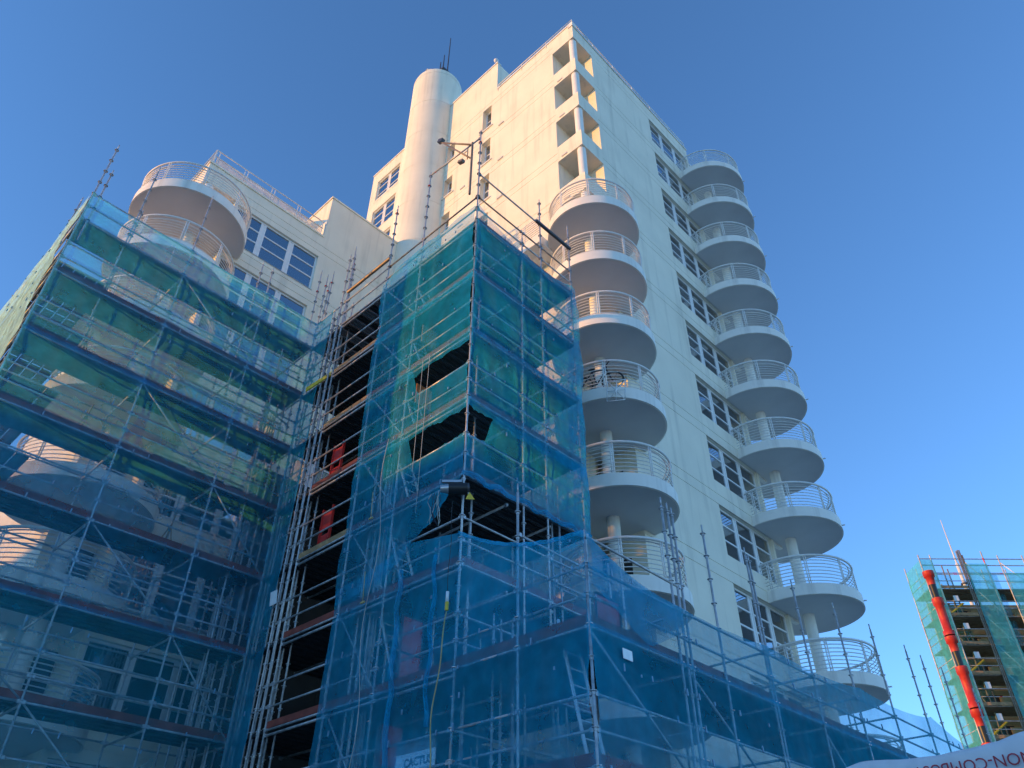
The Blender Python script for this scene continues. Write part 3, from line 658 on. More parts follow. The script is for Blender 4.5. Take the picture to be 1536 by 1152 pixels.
# stair tower, side that faces left
net('debris_netting', fX(X2-0.05), (16.95, 17.92), C_(0.1), lambda u: 19.0-0.12*sin((u-16.95)*3), 'narrow netting in the inner corner between the broad scaffold and the dark open decks', seed=5, amp=0.04, n_=(-1, 0, 0))
ys = (Y2-0.02, 14.25)
frill = lambda u: 18.62-0.10*abs(sin(u*2.3))-(0.35*max(0, (u-13.2)))
net('debris_netting', fX(X2-0.06), ys, lambda u: 15.75, frill, 'topmost netting on the left side of the scaffold tower, rising to its pointed corner', seed=6, amp=0.09, n_=(-1, 0, 0), group=None)
net('debris_netting', fX(X2-0.05), ys, lambda u: 13.62+0.03*sin(u*4), C_(15.99), 'netting on the left side of the scaffold tower just above the upper black gap', seed=7, ragged=0.07, amp=0.06, n_=(-1, 0, 0))
top1 = lambda u: 12.95+0.04*sin(u*2.1)+(0.0 if u < 12.05 else min(0.9, (u-12.05)*3.2))
net('debris_netting', fX(X2-0.05), ys, lambda u: 11.66+0.03*sin(u*3.3+1), top1, 'netting on the left side of the scaffold tower between its two black gaps', seed=8, ragged=0.07, amp=0.07, du=0.08, n_=(-1, 0, 0))
top2 = lambda u: 10.95+0.04*sin(u*2.6)+(0.0 if u < 11.95 else min(0.85, (u-11.95)*3.0))
def interp(u, pts):
    for (a, va), (b, vb) in zip(pts, pts[1:]):
        if u <= b: return va+(vb-va)*max(0, min(1, (u-a)/(b-a)))
    return pts[-1][1]
bot3 = lambda u: interp(u, [(10.2, 9.98), (10.66, 9.55), (10.98, 9.2), (11.3, 9.04), (11.7, 8.9), (12.1, 8.55), (12.6, 8.3), (14.3, 8.2)])
net('debris_netting', fX(X2-0.05), ys, bot3, top2, 'netting on the left side of the scaffold tower hanging diagonally behind the winch', seed=9, ragged=0.07, amp=0.08, du=0.08, n_=(-1, 0, 0))
low = lambda u: (sag(Y3, Y2, 0.25, 7.55, 8.6)(u) if u < Y2 else interp(u, [(Y2, 8.6), (11.9, 8.92), (12.6, 8.75), (13.4, 8.62), (14.3, 8.6)]))
net('debris_netting', fX(X2-0.04), (Y3-0.03, 14.3), C_(0.1), low, 'dark blue lower netting under the scaffold tower behind the hung sign', seed=10, amp=0.07, n_=(-1, 0, 0))
# stair tower, side that faces right
net('debris_netting', fY(Y2-0.05), (X2-0.03, 13.28), C_(13.95), lambda u: 18.62-0.55*max(0, sin(pi*min(1, max(0, (u-X2)/3.9))))**0.8-0.35*max(0, (u-11.2))/2, 'topmost netting on the right side of the scaffold tower, sagging from its pointed corner', seed=11, ragged=0.07, amp=0.08, group=None)
net('debris_netting', fY(Y2-0.05), (X2-0.02, 13.28), lambda u: 11.70+0.02*sin(u*7) if u < X2+0.7 else 11.70-0.12*min(1, (u-X2-0.7)*3), C_(14.05), 'netting on the right side of the scaffold tower above its lower black gap', seed=12, ragged=0.07, amp=0.06, du=0.06, dv=0.06)
net('debris_netting', fY(Y2-0.05), (X2-0.02, 13.28), lambda u: 9.93+0.05*sin(u*3), lambda u: interp(u, [(9.1, 10.93), (9.74, 11.0), (9.88, 11.6), (10.1, 11.86), (13.4, 11.9)]), 'netting on the right side of the scaffold tower torn open at the lower black gap', seed=13, ragged=0.07, amp=0.06, du=0.06, dv=0.06)
net('debris_netting', fX(13.28), (Y2-0.05, 12.0), lambda u: 9.9, lambda u: 18.0-0.5*(u-Y2), 'narrow return of netting on the balcony side of the scaffold tower', seed=14, amp=0.08, n_=(1, 0, 0))
# low right scaffold
def rtop(u):
    for a, b, za, zb, s in ((9.1, 11.9, 7.55, 7.0, 0.2), (11.9, 14.9, 7.0, 7.1, 0.06), (14.9, 19.2, 7.12, 7.2, 0.12), (19.2, 23.8, 7.25, 7.4, 0.15), (23.8, 29.5, 7.5, 7.3, 0.3)):
        if a <= u <= b+1e-6: return sag(a, b, s, za, zb)(u)
    return 7.2
net('debris_netting', fY(Y3-0.05), (9.15, 29.4), C_(5.95), rtop, 'thin sagging netting along the top rail of the low right scaffold, white tower seen through', m='net', seed=15, amp=0.05, du=0.2)
net('debris_netting', fY(Y3-0.04), (9.15, 29.4), C_(0.1), C_(6.02), 'dark netting below the deck of the low right scaffold', seed=16, amp=0.06, du=0.25, m='net')
net('debris_netting', lambda u, v: (u, Y3-0.09-0.02*(u-9), v), (9.2, 11.7), lambda u: 5.95+0.5*abs(u-10.6)+0.0, lambda u: rtop(u)-0.04, 'loose doubled flap of darker blue netting at the near corner of the low scaffold', seed=17, amp=0.07)
# bunched blue hems along the open edges
hm = MB(); hm.path([(X2-0.07+0.03*sin(i*2.1), Y2-0.05, 9.95) if i == 0 else (X2+4.05*i/30, Y2-0.09+0.03*sin(i*1.7), 9.95+0.05*sin(i*1.1)) for i in range(31)], 0.05, 6)
single('net_hem', hm.mesh('net_hem', 'net'), 'rolled bright blue hem of netting along the open bottom of the scaffold tower', 'netting')
hm = MB(); hm.path([(X2-0.06+0.02*sin(i*1.9), Y3+(Y2-Y3)*i/30, low(Y3+(Y2-Y3)*i/30)) for i in range(31)], 0.035, 6)
single('net_hem', hm.mesh('net_hem', 'net'), 'rolled sagging blue hem below the winch, between the corner poles', 'netting')
hm = MB(); hm.path([(X2-0.12+0.04*sin(i*2.3), 11.9-0.08*(i/20), 8.3-8.1*i/20) for i in range(21)], 0.05, 6)
single('net_strip', hm.mesh('net_strip', 'net'), 'gathered vertical strip of blue netting hanging left of the yellow cable', 'netting')
hm = MB(); hm.path([(X2-0.1, 10.85+0.05*sin(i*0.9), 8.3-3.2*i/20) for i in range(21)], 0.04, 6)
single('net_strip', hm.mesh('net_strip', 'net'), 'gathered vertical strip of blue netting hanging down to the sign', 'netting')

# ------------------------------------------------------------------ ladders, hatches, panels
def ladder(a, b, label, w=0.38, ax=(1, 0, 0), group='ladders inside the scaffolds'):
    a = Vector(a); b = Vector(b); ax = Vector(ax)*w; o = thing('ladder', a, label, 'ladder', group)
    for s in (0, 1): part('side_rail', MB().tube(a+ax*s, b+ax*s, 0.032, 6).mesh('side_rail', 'alu'), o)
    n = int((b-a).length/0.28); rg = MB().tube((0, 0, 0), ax, 0.014, 5).mesh('rung', 'alu')
    for i in range(1, n): part('rung', rg, o, a.lerp(b, i/n))
    return o
ladder((9.75, 7.75, 4.0), (9.75, 8.3, 6.5), 'long bare ladder at the near corner of the low right scaffold', 0.42)
lad = {8: 'ladder in the scaffold tower below the gap beside the winch', 6: 'ladder in the scaffold tower behind red panels, above the hung sign', 10: 'ladder in the scaffold tower in the sunlit band above the winch', 12: 'ladder in the scaffold tower just under the lower black gap', 14: 'ladder in the scaffold tower just under the upper black gap', 16: 'highest ladder in the scaffold tower, under its top deck'}
for z, lb in lad.items(): ladder((9.72, 12.5, z), (9.72, 13.45, z+2.3), lb, 0.4)
hl = {6: ('orange', 'orange hatch board over the ladder above the hung sign'), 8: ('orange', 'orange hatch board propped left of the sagging hem'), 10: ('wood', 'tan hatch board at the ladder left of the winch'), 12: ('orange', 'orange hatch board seen through the lower black gap'), 14: ('wood', 'brown hatch board seen through the upper black gap')}
for z, (m, lb) in hl.items():
    single('hatch_board', MB().obox((9.45, 13.15, z+1.85), (0.62, 0, 0.12), (0, 0.5, 0.06), (0, -0.02, 0.03)).mesh('hatch_board', m), lb, 'hatch', 'ladder hatches')
    if z > 10: single('hatch_board', MB().obox((9.35, 12.35, z+0.95), (0.5, 0, 0), (0, 0.03, 0), (0, 0, 0.62)).mesh('hatch_board', m), lb.replace('hatch board', 'upright hatch board'), 'hatch', 'ladder hatches')
def panel(x, y, z, lb, w=0.55, h=1.5, m='red'):
    mb = MB().box((x, y, z), (x+w, y+0.03, z+h)); o = thing('barrier_panel', (x, y, z), lb, 'barrier', 'red barrier panels')
    part('sheet', mb.mesh('sheet', m), o); fr = MB()
    for a, b in (((x, y-.01, z), (x, y-.01, z+h)), ((x+w, y-.01, z), (x+w, y-.01, z+h)), ((x, y-.01, z+h), (x+w, y-.01, z+h)), ((x, y-.01, z+h*.5), (x+w, y-.01, z+h*.5))): fr.tube(a, b, 0.02, 5)
    part('frame', fr.mesh('frame', 'dkgrey'), o)
panel(9.55, 12.3, 6.1, 'tall purple-red panel at the ladder above the hung sign'); panel(9.5, 12.6, 4.05, 'red panel low beside the hung sign')
panel(10.3, 7.9, 6.1, 'red framed panel at the near corner of the low scaffold', 0.7, 0.95)
def redbox(z, lb):
    o = thing('barrier_panel', (9.6, 15.7, z), lb, 'barrier', 'red barrier panels')
    for k in range(2):
        q = z+0.12+k*0.62; part('sheet', MB().box((9.5, 15.6, q), (9.53, 15.98, q+0.45)).mesh('sheet', 'red'), o)
    fr = MB()
    for y in (15.58, 16.0): fr.box((9.48, y-0.02, z), (9.55, y+0.02, z+1.35))
    part('frame', fr.mesh('frame', 'red'), o)
redbox(12.05, 'glossy red panels on the open deck, upper pair beside the pole cluster'); redbox(10.05, 'glossy red panels on the open deck, lower pair beside the pole cluster')

# trestle legs lit on the left decks
def trestle(x, y, z, lb):
    mb = MB()
    for dx, dy in ((-0.25, 0), (0.25, 0.05), (0.05, 0.3)): mb.tube((x, y, z+0.75), (x+dx, y+dy, z), 0.02, 5)
    mb.tube((x-0.02, y, z+0.4), (x+0.05, y+.02, z+1.1), 0.02, 5)
    single('trestle', mb.mesh('trestle', 'wood'), lb, 'trestle', 'timber props on the left decks')
trestle(3.9, 18.5, 12.05, 'timber prop on the left deck behind green lit netting'); trestle(5.4, 18.6, 10.05, 'timber prop on the left deck beneath the lit disc edge'); trestle(6.7, 18.5, 10.05, 'timber prop on the left deck beside the long diagonal brace'); trestle(3.2, 18.5, 14.05, 'timber prop on the left deck next to the upper left poles')
# yellow timber at the inner corner
single('plank', MB().obox((8.95, 17.3, 15.7), (0.25, -0.9, 0.3), (0.04, 0, 0), (0, 0, 0.14)).mesh('plank', 'yellow'), 'yellow-brown plank sticking out at the inner corner of the netting', 'plank')
bk_ = MB().lathe((8.4, 18.3), [(0, 9.42), (0.15, 9.43), (0.19, 9.9), (0.2, 9.92), (0.17, 9.92), (0.12, 9.5)], 16); bk_.path([(8.4-0.19*cos(t*pi/8), 18.3, 9.92+0.25*sin(t*pi/8)) for t in range(9)], 0.01, 4)
single('bucket', bk_.mesh('bucket', 'black'), 'black bucket hanging at the right end of the left scaffold', 'bucket')

# ------------------------------------------------------------------ winch, gantry arm, cable, ropes, sign
w0 = Vector((9.05, 10.15, 9.5)); ho = thing('winch', w0, 'black and silver electric winch clamped to the corner pole of the scaffold tower', 'winch')
wd = Vector((-0.55, 0.45, -0.05)).normalized()
part('motor', MB().tube(w0-wd*0.12, w0+wd*0.26, 0.125, 16).mesh('motor', 'black'), ho)
part('end_cover', MB().tube(w0-wd*0.16, w0-wd*0.121, 0.12, 16).mesh('end_cover', 'dkgrey'), ho)
part('gearbox', MB().tube(w0+wd*0.261, w0+wd*0.42, 0.10, 14, 0.07).mesh('gearbox', 'silver'), ho)
part('bracket', MB().obox(w0+Vector((-0.02, -0.03, 0.14)), wd*0.4, (0.05, 0.05, 0), (0, 0, 0.05)).mesh('bracket', 'silver'), ho)
tri = MB(); q = w0+Vector((0.05, -0.10, -0.25)); e = Vector((0.11, -0.14, -0.02)); n_ = Vector((0.0, 0.012, 0.0))
tri.add([q, q+e, q+e*0.35+Vector((0, 0, 0.17)), q+n_, q+e+n_, q+e*0.35+Vector((0, 0, 0.17))+n_], [(0,1,2), (5,4,3), (0,3,4,1), (1,4,5,2), (2,5,3,0)])
part('plate_bracket', MB().tube(w0+Vector((0.08, -0.1, -0.1)), q+e*0.35+Vector((0, 0, 0.13)), 0.015, 5).mesh('plate_bracket', 'silver'), ho)
part('warning_plate', tri.mesh('warning_plate', 'yellow'), ho)
for i in range(9):
    random.seed(i); p = w0+wd*0.45+Vector((random.uniform(-.12, .1), random.uniform(-.1, .15), -0.1)); pts = [p]
    for k in range(6): p = p+Vector((random.uniform(-.05, .05), random.uniform(-.05, .05), -0.11)); pts.append(p)
    part('string', MB().path(pts, 0.007, 4).mesh('string', 'navy' if i % 2 else 'cord'), ho)
ga = thing('gantry_arm', (9.1, 10.4, 21), 'slender hoist arm with pulley head jutting left from the top corner pole', 'hoist arm')
part('mast', MB().tube((9.15, 10.55, 19.3), (9.15, 10.55, 21.75), 0.035, 7).mesh('mast', 'rust'), ga)
tip = Vector((9.2, 12.2, 23.45))
part('arm', MB().tube((9.15, 10.55, 21.65), tip, 0.03, 6).mesh('arm', 'rust'), ga); part('arm', MB().tube((9.15, 10.55, 20.95), tip-Vector((0, 0.1, 0.1)), 0.03, 6).mesh('arm', 'rust'), ga)
part('strut', MB().tube((9.15, 10.75, 21.75), (9.15, 10.75, 21.12), 0.016, 5).mesh('strut', 'rust'), ga)
part('pulley_head', MB().obox(tip-Vector((0.1, 0.12, 0.12)), (0.13, 0, 0), (0, 0.2, 0.13), (0, -0.07, 0.11)).mesh('pulley_head', 'dkgrey'), ga)
part('pulley', MB().obox((9.06, 10.9, 21.1), (0.12, 0, 0), (0, 0.2, 0.09), (0, -0.03, 0.09)).mesh('pulley', 'rust'), ga)
ca = thing('hanging_cable', (9.05, 10.45, 7), 'yellow cable with white and yellow plug hanging down in front of the blue netting', 'cable')
part('cable', MB().path([(9.03+0.03*sin(i*0.5), 10.36+0.33*(i/24)**0.7+0.03*sin(i*.7), 7.0-4.0*i/24) for i in range(25)], 0.012, 5).mesh('cable', 'rope'), ca)
part('plug', MB().tube((9.03, 10.36, 7.02), (9.03, 10.36, 7.18), 0.035, 8).mesh('plug', 'yellow'), ca); part('socket', MB().tube((9.03, 10.36, 7.181), (9.03, 10.36, 7.38), 0.03, 8).mesh('socket', 'sign'), ca)
part('lead', MB().path([(9.03, 10.36+0.02*sin(i), 7.38+2.1*i/10) for i in range(11)], 0.008, 4).mesh('lead', 'black'), ca)
for y, z0, z1, lb in ((11.6, 9.5, 13.9, 'thin rope hanging through both black gaps, right one'), (11.35+.5, 10.6, 13.9, 'thin rope hanging through both black gaps, left one'), (12.9, 4.2, 12.0, 'slack pale rope looping down left of the ladders')):
    single('rope', MB().path([(9.08, y+(0.12*sin(i*0.55) if y > 12 else 0.0), z1+(z0-z1)*i/24) for i in range(25)], 0.008, 4).mesh('rope', 'cord'), lb, 'rope')
# strings with toggle weights
for y, z, lb in ((13.1, 9.9, 'yellow toggle on a looped string above the ladder'), (13.0, 7.9, 'pale knot on the slack rope, left of the orange board')):
    mb = MB().tube((9.0, y-0.06, z), (9.0, y+0.06, z), 0.025, 6); mb.path([(9.0, y, z), (9.0, y+0.05, z+0.7)], 0.008, 4)
    single('toggle', mb.mesh('toggle', 'rope'), lb, 'toggle')
def text_mesh(txt, size, m, ext=0.002, bold=0.0, al='CENTER'):
    cu = bpy.data.curves.new('lettering', 'FONT'); cu.body = txt; cu.size = size; cu.extrude = ext; cu.offset = bold; cu.align_x = al; cu.resolution_u = 3
    o = bpy.data.objects.new('tmp', cu); COL.objects.link(o); dg = bpy.context.evaluated_depsgraph_get()
    me = bpy.data.meshes.new_from_object(o.evaluated_get(dg)); bpy.data.objects.remove(o); me.materials.clear(); me.materials.append(M[m]); me.name = 'lettering'
    return me
sg = thing('sign', (9.1, 11.2, 4.2), 'pale blue hung sign reading CACTUS on the netting beside the yellow cable', 'sign')
part('board', MB().box((9.235, 10.68, 3.7), (9.255, 11.72, 4.78)).mesh('board', 'sign'), sg)
part('header', MB().box((9.23, 10.68, 4.783), (9.255, 11.72, 4.98)).mesh('header', 'blind'), sg)
for txt, z, s, y in (('CACTUS', 4.56, 0.19, 11.12), ('RTY', 4.33, 0.19, 11.02)):
    o = part('lettering', text_mesh(txt, s, 'signink', bold=0.004), sg, (9.231, y, z)); o.rotation_euler = (pi/2, 0, -pi/2)
single('paper_notice', MB().box((9.84, Y3-0.13, 5.60), (10.08, Y3-0.12, 5.76)).mesh('paper_notice', 'sign'), 'small white notice fixed just below the low scaffold deck edge', 'notice')
single('paper_notice', MB().obox((9.08, 16.75, 8.95), (0, 0.3, 0), (0.01, 0, 0), (0, 0.08, 0.38)).mesh('paper_notice', 'sign'), 'pale tag on the netting left of the pole cluster', 'notice')
mb = MB()
for i in range(7):
    random.seed(50+i); mb.blob((10.0+random.uniform(-.3, .3), 10.6+random.uniform(-.3, .3), 6.0+1.85-0.02*i), 0.12, 0.06, 0.05, (random.uniform(-1, 1), 1, 0))
single('tool_bag', mb.mesh('tool_bag', 'black'), 'dark bundle tied under the deck behind the cable socket', 'bag')
# loose ladder frame beyond the tower scaffold
ladder((14.05, 10.3, 7.2), (14.0, 10.3, 9.6), 'short ladder standing behind the end of the scaffold tower, by the balcony column', 0.5)

# ------------------------------------------------------------------ things on the balconies and roof
bc = thing('bicycle', (15.3, 10.55, 15.8), 'dark bicycle parked behind the rails of a near corner balcony', 'bicycle')
bz = 24.38-9+0.40
for cx, cy in ((14.98, 11.45), (15.38, 10.58)):
    wv = Vector((0.42, -0.91, 0)); mb = MB()
    mb.path([Vector((cx, cy, bz+0.36))+wv*0.33*cos(2*pi*k/20)+UP*0.33*sin(2*pi*k/20) for k in range(21)], 0.03, 5)
    for k in range(6): mb.tube((cx, cy, bz+0.36), Vector((cx, cy, bz+0.36))+wv*0.32*cos(pi*k/3)+UP*0.32*sin(pi*k/3), 0.006, 4)
    part('wheel', mb.mesh('wheel', 'black'), bc)
mb = MB(); a, b, c, d = Vector((14.98, 11.45, bz+.36)), Vector((15.38, 10.58, bz+.36)), Vector((15.12, 11.15, bz+.85)), Vector((15.31, 10.74, bz+.85)); bbk = Vector((15.17, 11.03, bz+.33))
for p, q in ((a, c), (c, bbk), (a, bbk), (c, d), (bbk, d), (d, b)): mb.tube(p, q, 0.022, 6)
mb.tube(d, d+Vector((0.02, 0, 0.15)), 0.02); mb.tube(d+Vector((-.1, -.2, .15)), d+Vector((.1, .2, .15)), 0.018)
part('frame', mb.mesh('frame', 'navy'), bc); part('saddle', MB().blob(c+Vector((0, 0, .1)), .13, .06, .03, (0.42, -.91, 0)).mesh('saddle', 'black'), bc)
mb = MB(); f0 = Vector((15.02, 10.62, bz-0.62)); e1 = Vector((0.34, -0.42, 0.05)); e2 = Vector((0.05, -0.06, 0.75))
for t in (0, 0.5, 1): mb.tube(f0+e1*t, f0+e1*t+e2, 0.016, 5); mb.tube(f0+e2*t, f0+e2*t+e1, 0.016, 5)
mb.tube(f0, f0+e1+e2, 0.014, 5); mb.tube(f0+e1, f0+e2, 0.014, 5)
single('drying_rack', mb.mesh('drying_rack', 'alu'), 'folded metal rack hung outside the balcony with the bicycle', 'rack')
for loc, lb in (((26.6, 9.75, 18.26-0+0.43), 'dark box lying on a far corner balcony behind its lowest bar'), ((28.2, 9.9, 15.26+0.43), 'dark bundle at the outer edge of a far corner balcony')):
    mb = MB(); mb.path([Vector(loc)+Vector((-0.55+0.11*i, 0.06*((i-5)/3)**2, 0.06)) for i in range(11)], 0.085, 6); single('planter', mb.mesh('planter', 'black'), lb, 'planter')
single('planter', MB().box((16.5, 10.12, 21.8), (17.1, 10.2, 21.93)).mesh('planter', 'dark'), 'dark strip on the second round balcony from the top by the near corner', 'planter')
an = thing('antenna', (16.1, 21.2, 47.1), 'cluster of three thin whip antennas on top of the round stair drum', 'antenna')
for dx, dy, hh in ((0, 0, 4.3), (-0.22, 0.18, 2.1), (-0.36, 0.3, 1.2)): part('whip', MB().tube((16.0+dx, 21.3+dy, 47.0), (16.0+dx, 21.3+dy, 47.1+hh), 0.045, 6, 0.03).mesh('whip', 'dkgrey'), an)
part('base', MB().box((15.55, 21.2, 47.05), (16.1, 21.65, 47.25)).mesh('base', 'dkgrey'), an)
gu = thing('gull', (15.35, 22.35, 47.1), 'dark-backed gull perched on the rim of the round stair drum', 'bird')
gp_ = Vector((15.3, 22.0, 47.36))
part('body', MB().blob(gp_, 0.27, 0.11, 0.10, (0.6, -0.8, -0.35)).mesh('body', 'feather'), gu); part('head', MB().blob(gp_+Vector((-0.15, 0.2, 0.13)), 0.09, 0.075, 0.075).mesh('head', 'feather'), gu)
part('wing', MB().blob(gp_+Vector((0.03, -0.03, 0.05)), 0.34, 0.115, 0.08, (0.6, -0.8, -0.3)).mesh('wing', 'navy'), gu); part('beak', MB().tube(gp_+Vector((-0.19, 0.27, 0.12)), gp_+Vector((-0.25, 0.35, 0.10)), 0.02, 6, 0.004).mesh('beak', 'yellow'), gu)
part('leg', MB().tube((15.3, 22.0, 47.05), (15.3, 22.0, 47.3), 0.012, 5).mesh('leg', 'orange'), gu)
cm_ = MB().tube((16.35, 17.15, 43.45), (16.35, 17.15, 43.75), 0.03, 6); cm_.blob((16.3, 17.15, 43.85), 0.14, 0.14, 0.14)
single('globe_camera', cm_.mesh('globe_camera', 'frame'), 'small white globe camera on the step of the tower roof', 'camera')
sp = MB().obox((16.7, 16.2, 41.0), (0.9, 0, 0.0), (0, -1.6, 0.55), (0, 0.03, 0.05)); single('roof_panel', sp.mesh('roof_panel', 'dkgrey'), 'tilted dark panel behind the roof edge beside the step', 'panel')

# ------------------------------------------------------------------ far scaffolded building
D0 = 52.1; 
def fp(s, d, z): p = FH*(D0+d)+RT*(29.8+s); return Vector((p.x, p.y, z))
fb = thing('building', fp(6, 6, 0), 'distant tan building wrapped in scaffold behind the orange-red chute', 'building')
mb = MB(); mb.obox(fp(2.7, 2.9, 0), RT*12, FH*1.6, (0, 0, 24.0)); part('wall', mb.mesh('wall', 'brown'), fb)
for z in range(2, 24, 2):
    for s in (3.8, 7.2, 10.5): part('cladding', MB().obox(fp(s, 2.7, z+0.3), RT*1.6, FH*0.15, (0, 0, 1.1)).mesh('cladding', 'insul'), fb)
    for s in (3.0, 5.4): part('window', MB().obox(fp(s, 2.78, z+0.2), RT*1.1, FH*0.1, (0, 0, 1.3)).mesh('window', 'dark'), fb)
fs = thing('scaffold', fp(0, 0, 0), 'distant sunlit scaffold with dark open decks and turquoise netting, far right', 'scaffold', 'scaffolds round the buildings')
SS = [0.0, 0.85, 2.9, 3.25, 4.7, 5.8, 7.6, 9.5]
for s in SS:
    for d in (0, 2.4): part('standard', MB().tube(fp(s, d, 0), fp(s, d, 26.6+(0.3 if s in (2.9, 4.7) else 0)), 0.05, 5).mesh('standard', 'rust' if s in (2.9, 3.25) else 'pole'), fs)
for ds in (0.12, 0.25): part('standard', MB().tube(fp(2.9+ds, 0, 0), fp(2.9+ds, 0, 27), 0.05, 5).mesh('standard', 'rust'), fs)
for z in range(2, 26, 2):
    for i in range(6): part('deck_board', MB().obox(fp(0.05, 0.1+i*0.38, z), RT*9.4, FH*0.34, (0, 0, 0.06)).mesh('deck_board', 'rust'), fs)
    part('toe_board', MB().obox(fp(0.9, 0.02, z+0.07), RT*2.0, FH*0.04, (0, 0, 0.2)).mesh('toe_board', 'wood'), fs)
    for dz in (0.6, 1.1):
        part('ledger', MB().tube(fp(0, 0, z+dz), fp(9.5, 0, z+dz), 0.03, 5).mesh('ledger', 'pole'), fs); part('ledger', MB().tube(fp(0, 0, z+dz), fp(0, 2.4, z+dz), 0.03, 5).mesh('ledger', 'pole'), fs)
    part('brace', MB().tube(fp(3.25, -0.05, z+2), fp(4.7, -0.05, z), 0.03, 5).mesh('brace', 'alu'), fs)
    if z % 4 == 0: part('brace', MB().tube(fp(5.8, -0.05, z+2), fp(7.6, -0.05, z), 0.03, 5).mesh('brace', 'alu'), fs)
    part('tag', MB().obox(fp(1.75, 0.4, z-0.75), RT*0.36, FH*0.03, (0, 0, 0.42)).mesh('tag', 'sign'), fs)
    if z % 4 == 2: part('lamp_tube', MB().tube(fp(1.4, 0.8, z+0.5), fp(2.5, 0.8, z+1.25), 0.07, 6).mesh('lamp_tube', 'yellow'), fs)
part('wall', MB().obox(fp(1.0, 2.65, 0), RT*1.65, FH*0.2, (0, 0, 24.0)).mesh('wall', 'brown'), fb)  # wall added behind the open bay to make it look lit gold
for z in range(2, 25):
    for s0, s1 in ((3.25, 4.7), (5.8, 7.6)): part('ledger', MB().tube(fp(s0, 0, z+0.5), fp(s1, 0, z+0.5), 0.028, 5).mesh('ledger', 'alu'), fs)
    for s0 in (1.2, 2.1): part('prop', MB().tube(fp(s0, 1.2, z), fp(s0+0.5*((z % 2)-0.5), 1.5, z+1.0), 0.035, 5).mesh('prop', 'insul'), fs)
    part('ledger', MB().tube(fp(0.85, 1.3, z+0.45), fp(2.9, 1.3, z+0.45), 0.03, 5).mesh('ledger', 'wood'), fs)
for z in (25.2, 25.8, 26.3): part('ledger', MB().tube(fp(0, 0, z), fp(9.5, 0, z), 0.04, 5).mesh('ledger', 'pole'), fs)
def fnet(s0, s1, d, zt, lb, m='netfar', side=False):
    if side: net('debris_netting', lambda u, v: fp(s0, u, v), (0, d), C_(0.1), lambda u: zt-0.25*u*0, lb, m=m, du=0.3, dv=0.4, ties=False, amp=0.06, n_=-RT, seed=21)
    else: net('debris_netting', lambda u, v: fp(u, d, v), (s0, s1), C_(0.1), C_(zt), lb, m=m, du=0.3, dv=0.4, ties=False, amp=0.06, n_=-FH, seed=22+s0)
fnet(0, 0, 2.4, 26.2, 'turquoise netting on the left side of the distant scaffold behind the chute', side=True)
fnet(0, 0.85, -0.06, 26.2, 'narrow turquoise netting strip right of the chute on the distant scaffold')
fnet(3.1, 4.75, -0.1, 25.9, 'turquoise netting bay right of the brown poles on the distant scaffold')
fnet(4.75, 5.8, 0.9, 25.5, 'recessed netting coloured blue for its shade between two turquoise bays on the distant scaffold', m='net')  # same netting as the bays beside it, shade put into the bluer colour
fnet(5.8, 9.5, -0.1, 25.2, 'turquoise netting bay at the right edge on the distant scaffold')
fnet(0.85, 3.25, 2.3, 26.2, 'blue netting behind the top rails of the distant scaffold', m='net2')
ch = thing('debris_chute', fp(0.05, -0.7, 0), 'orange-red tubular rubbish chute hanging down the distant scaffold', 'chute')
z = 25.0; k = 0
while z > 3:
    c = fp(-0.05, -0.6, 0); m_ = MB()
    for a, b, r0, r1 in ((0, -0.45, 0.46, 0.44), (-0.45, -1.9, 0.36, 0.30)):
        m_.lathe((c.x, c.y), [(r1, z+b), (r0, z+a)], 18)
    if k % 2 == 0:
        part('chute_section', MB().lathe((c.x, c.y), [(0.25, z-1.0), (0.28, z-0.42), (0.37, z-0.40), (0.38, z)], 18).mesh('chute_section', 'chute'), ch)
        part('chute_liner', MB().lathe((c.x, c.y), [(0.21, z-2.0), (0.24, z-1.0)], 14).mesh('chute_liner', 'black'), ch); z -= 2.0
    else: part('chute_section', MB().lathe((c.x, c.y), [(0.35, z-2.6), (0.36, z-2.3), (0.26, z-2.25), (0.30, z-0.5), (0.37, z-0.45), (0.37, z)], 18).mesh('chute_section', 'chute'), ch); z -= 2.7
    k += 1
ms = thing('roof_mast', fp(7.2, 7, 0), 'pale tapering mast on the roof of the distant building', 'mast')
part('mast', MB().tube(fp(7.0, 7, 0), fp(7.0, 7, 29.2), 0.22, 8, 0.13).mesh('mast', 'feather'), ms); part('spike', MB().tube(fp(7.0, 7, 29.2), fp(7.0, 7, 33.2), 0.07, 6, 0.03).mesh('spike', 'feather'), ms)
part('collar', MB().tube(fp(7.0, 7, 27.4), fp(7.0, 7, 27.5), 0.28, 8).mesh('collar', 'dkgrey'), ms)

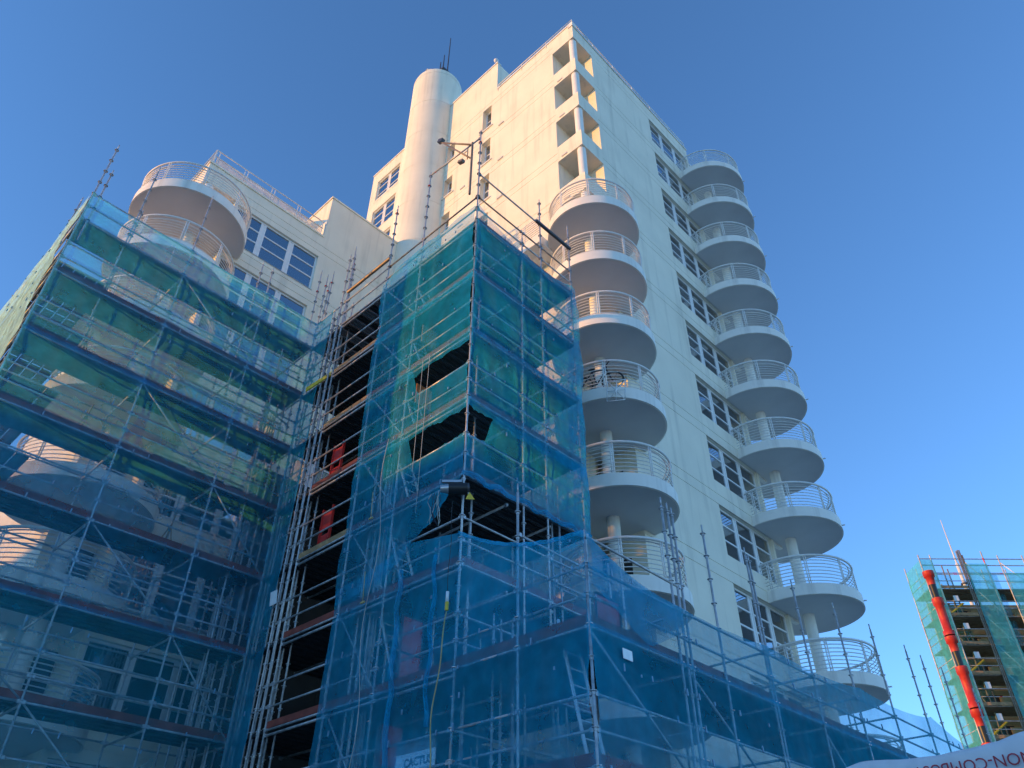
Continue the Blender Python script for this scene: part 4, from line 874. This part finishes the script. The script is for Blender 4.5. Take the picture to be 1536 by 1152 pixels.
# ------------------------------------------------------------------ hoarding with lapped white sheeting in the foreground
XH = 6.0
hd = thing('hoarding', (XH+0.1, 1.0, 0), 'tall site hoarding under the lapped white sheeting', 'hoarding')
for i in range(6): part('panel', MB().box((XH+0.10, -2.0+i*1.0, 0.02), (XH+0.13, -1.01+i*1.0, 2.70)).mesh('panel', 'ply'), hd)
ht = lambda y: 2.80 + 0.016*sin(y*6.0)+0.012*noise.noise(Vector((y*5, 2, 1))) - (0.06*max(0, y-2.45) + 0.05*max(0, y-2.3)*sin(y*16)) + (0.035 if y < 1.42 else 0)*(1-math.exp(-(1.42-y)*9) if y < 1.42 else 0)
vs = []; nY, nZ = 150, 26
for i in range(nY+1):
    y = -2.0+5.0*i/nY
    for j in range(nZ+1):
        t = j/nZ; zt = ht(y)
        if t < 0.72: z = zt-0.9+0.9*(t/0.72); x = XH-0.02
        else: a = (t-0.72)/0.28*pi; x = XH+0.05-0.07*cos(a); z = zt+0.05*sin(a)-(0.0 if a < pi/2 else 0.1*(a-pi/2))
        x += 0.012*noise.noise(Vector((y*3+z*4, z*9, 3)))+0.008*noise.noise(Vector((y*14-z*5, z*16, 8)))
        vs.append((x, y, z))
fs_ = [(i*(nZ+1)+j, i*(nZ+1)+j+1, (i+1)*(nZ+1)+j+1, (i+1)*(nZ+1)+j) for i in range(nY) for j in range(nZ)]
tp = thing('sheeting', (XH, 1.0, 1.9), 'white wrinkled sheeting printed NON-COMBUSTIBLE upside down in dark red', 'sheeting')
part('sheet', MB().add(vs, fs_, True).mesh('sheet', 'tarp'), tp)
tm = text_mesh('NON-COMBUSTIBLE', 0.10, 'ink', 0.001, 0, 'LEFT')
for yy, zz in ((1.25, 2.765), (0.95, 2.60)):
    o = part('lettering', tm, tp, (XH-0.043, yy, zz)); o.rotation_euler = (pi/2, pi, -pi/2)

# ------------------------------------------------------------------ neighbouring block that shades the lower floors
nb = thing('apartment_building', (-50, 52, 0), 'plain brick apartment block across the street to the left', 'building')
rot = atan2(sd.y, sd.x)+pi/2; ax = Vector((cos(rot), sin(rot), 0)); ay = Vector((-sin(rot), cos(rot), 0)); o0 = Vector((-48, 48, 0))
part('wall', MB().obox(o0-ax*32, ax*64, ay*12, (0, 0, 16.6)).mesh('wall', 'brick'), nb)
wm = MB().obox((0, 0, 0), ax*1.4, ay*0.06, (0, 0, 1.5)).mesh('window', 'dark')
for i in range(18):
    for k in range(5): part('window', wm, nb, o0-ax*(30-i*3.4)-ay*0.03*0+ay*12.0+Vector((0, 0, 1.2+k*3.1)))
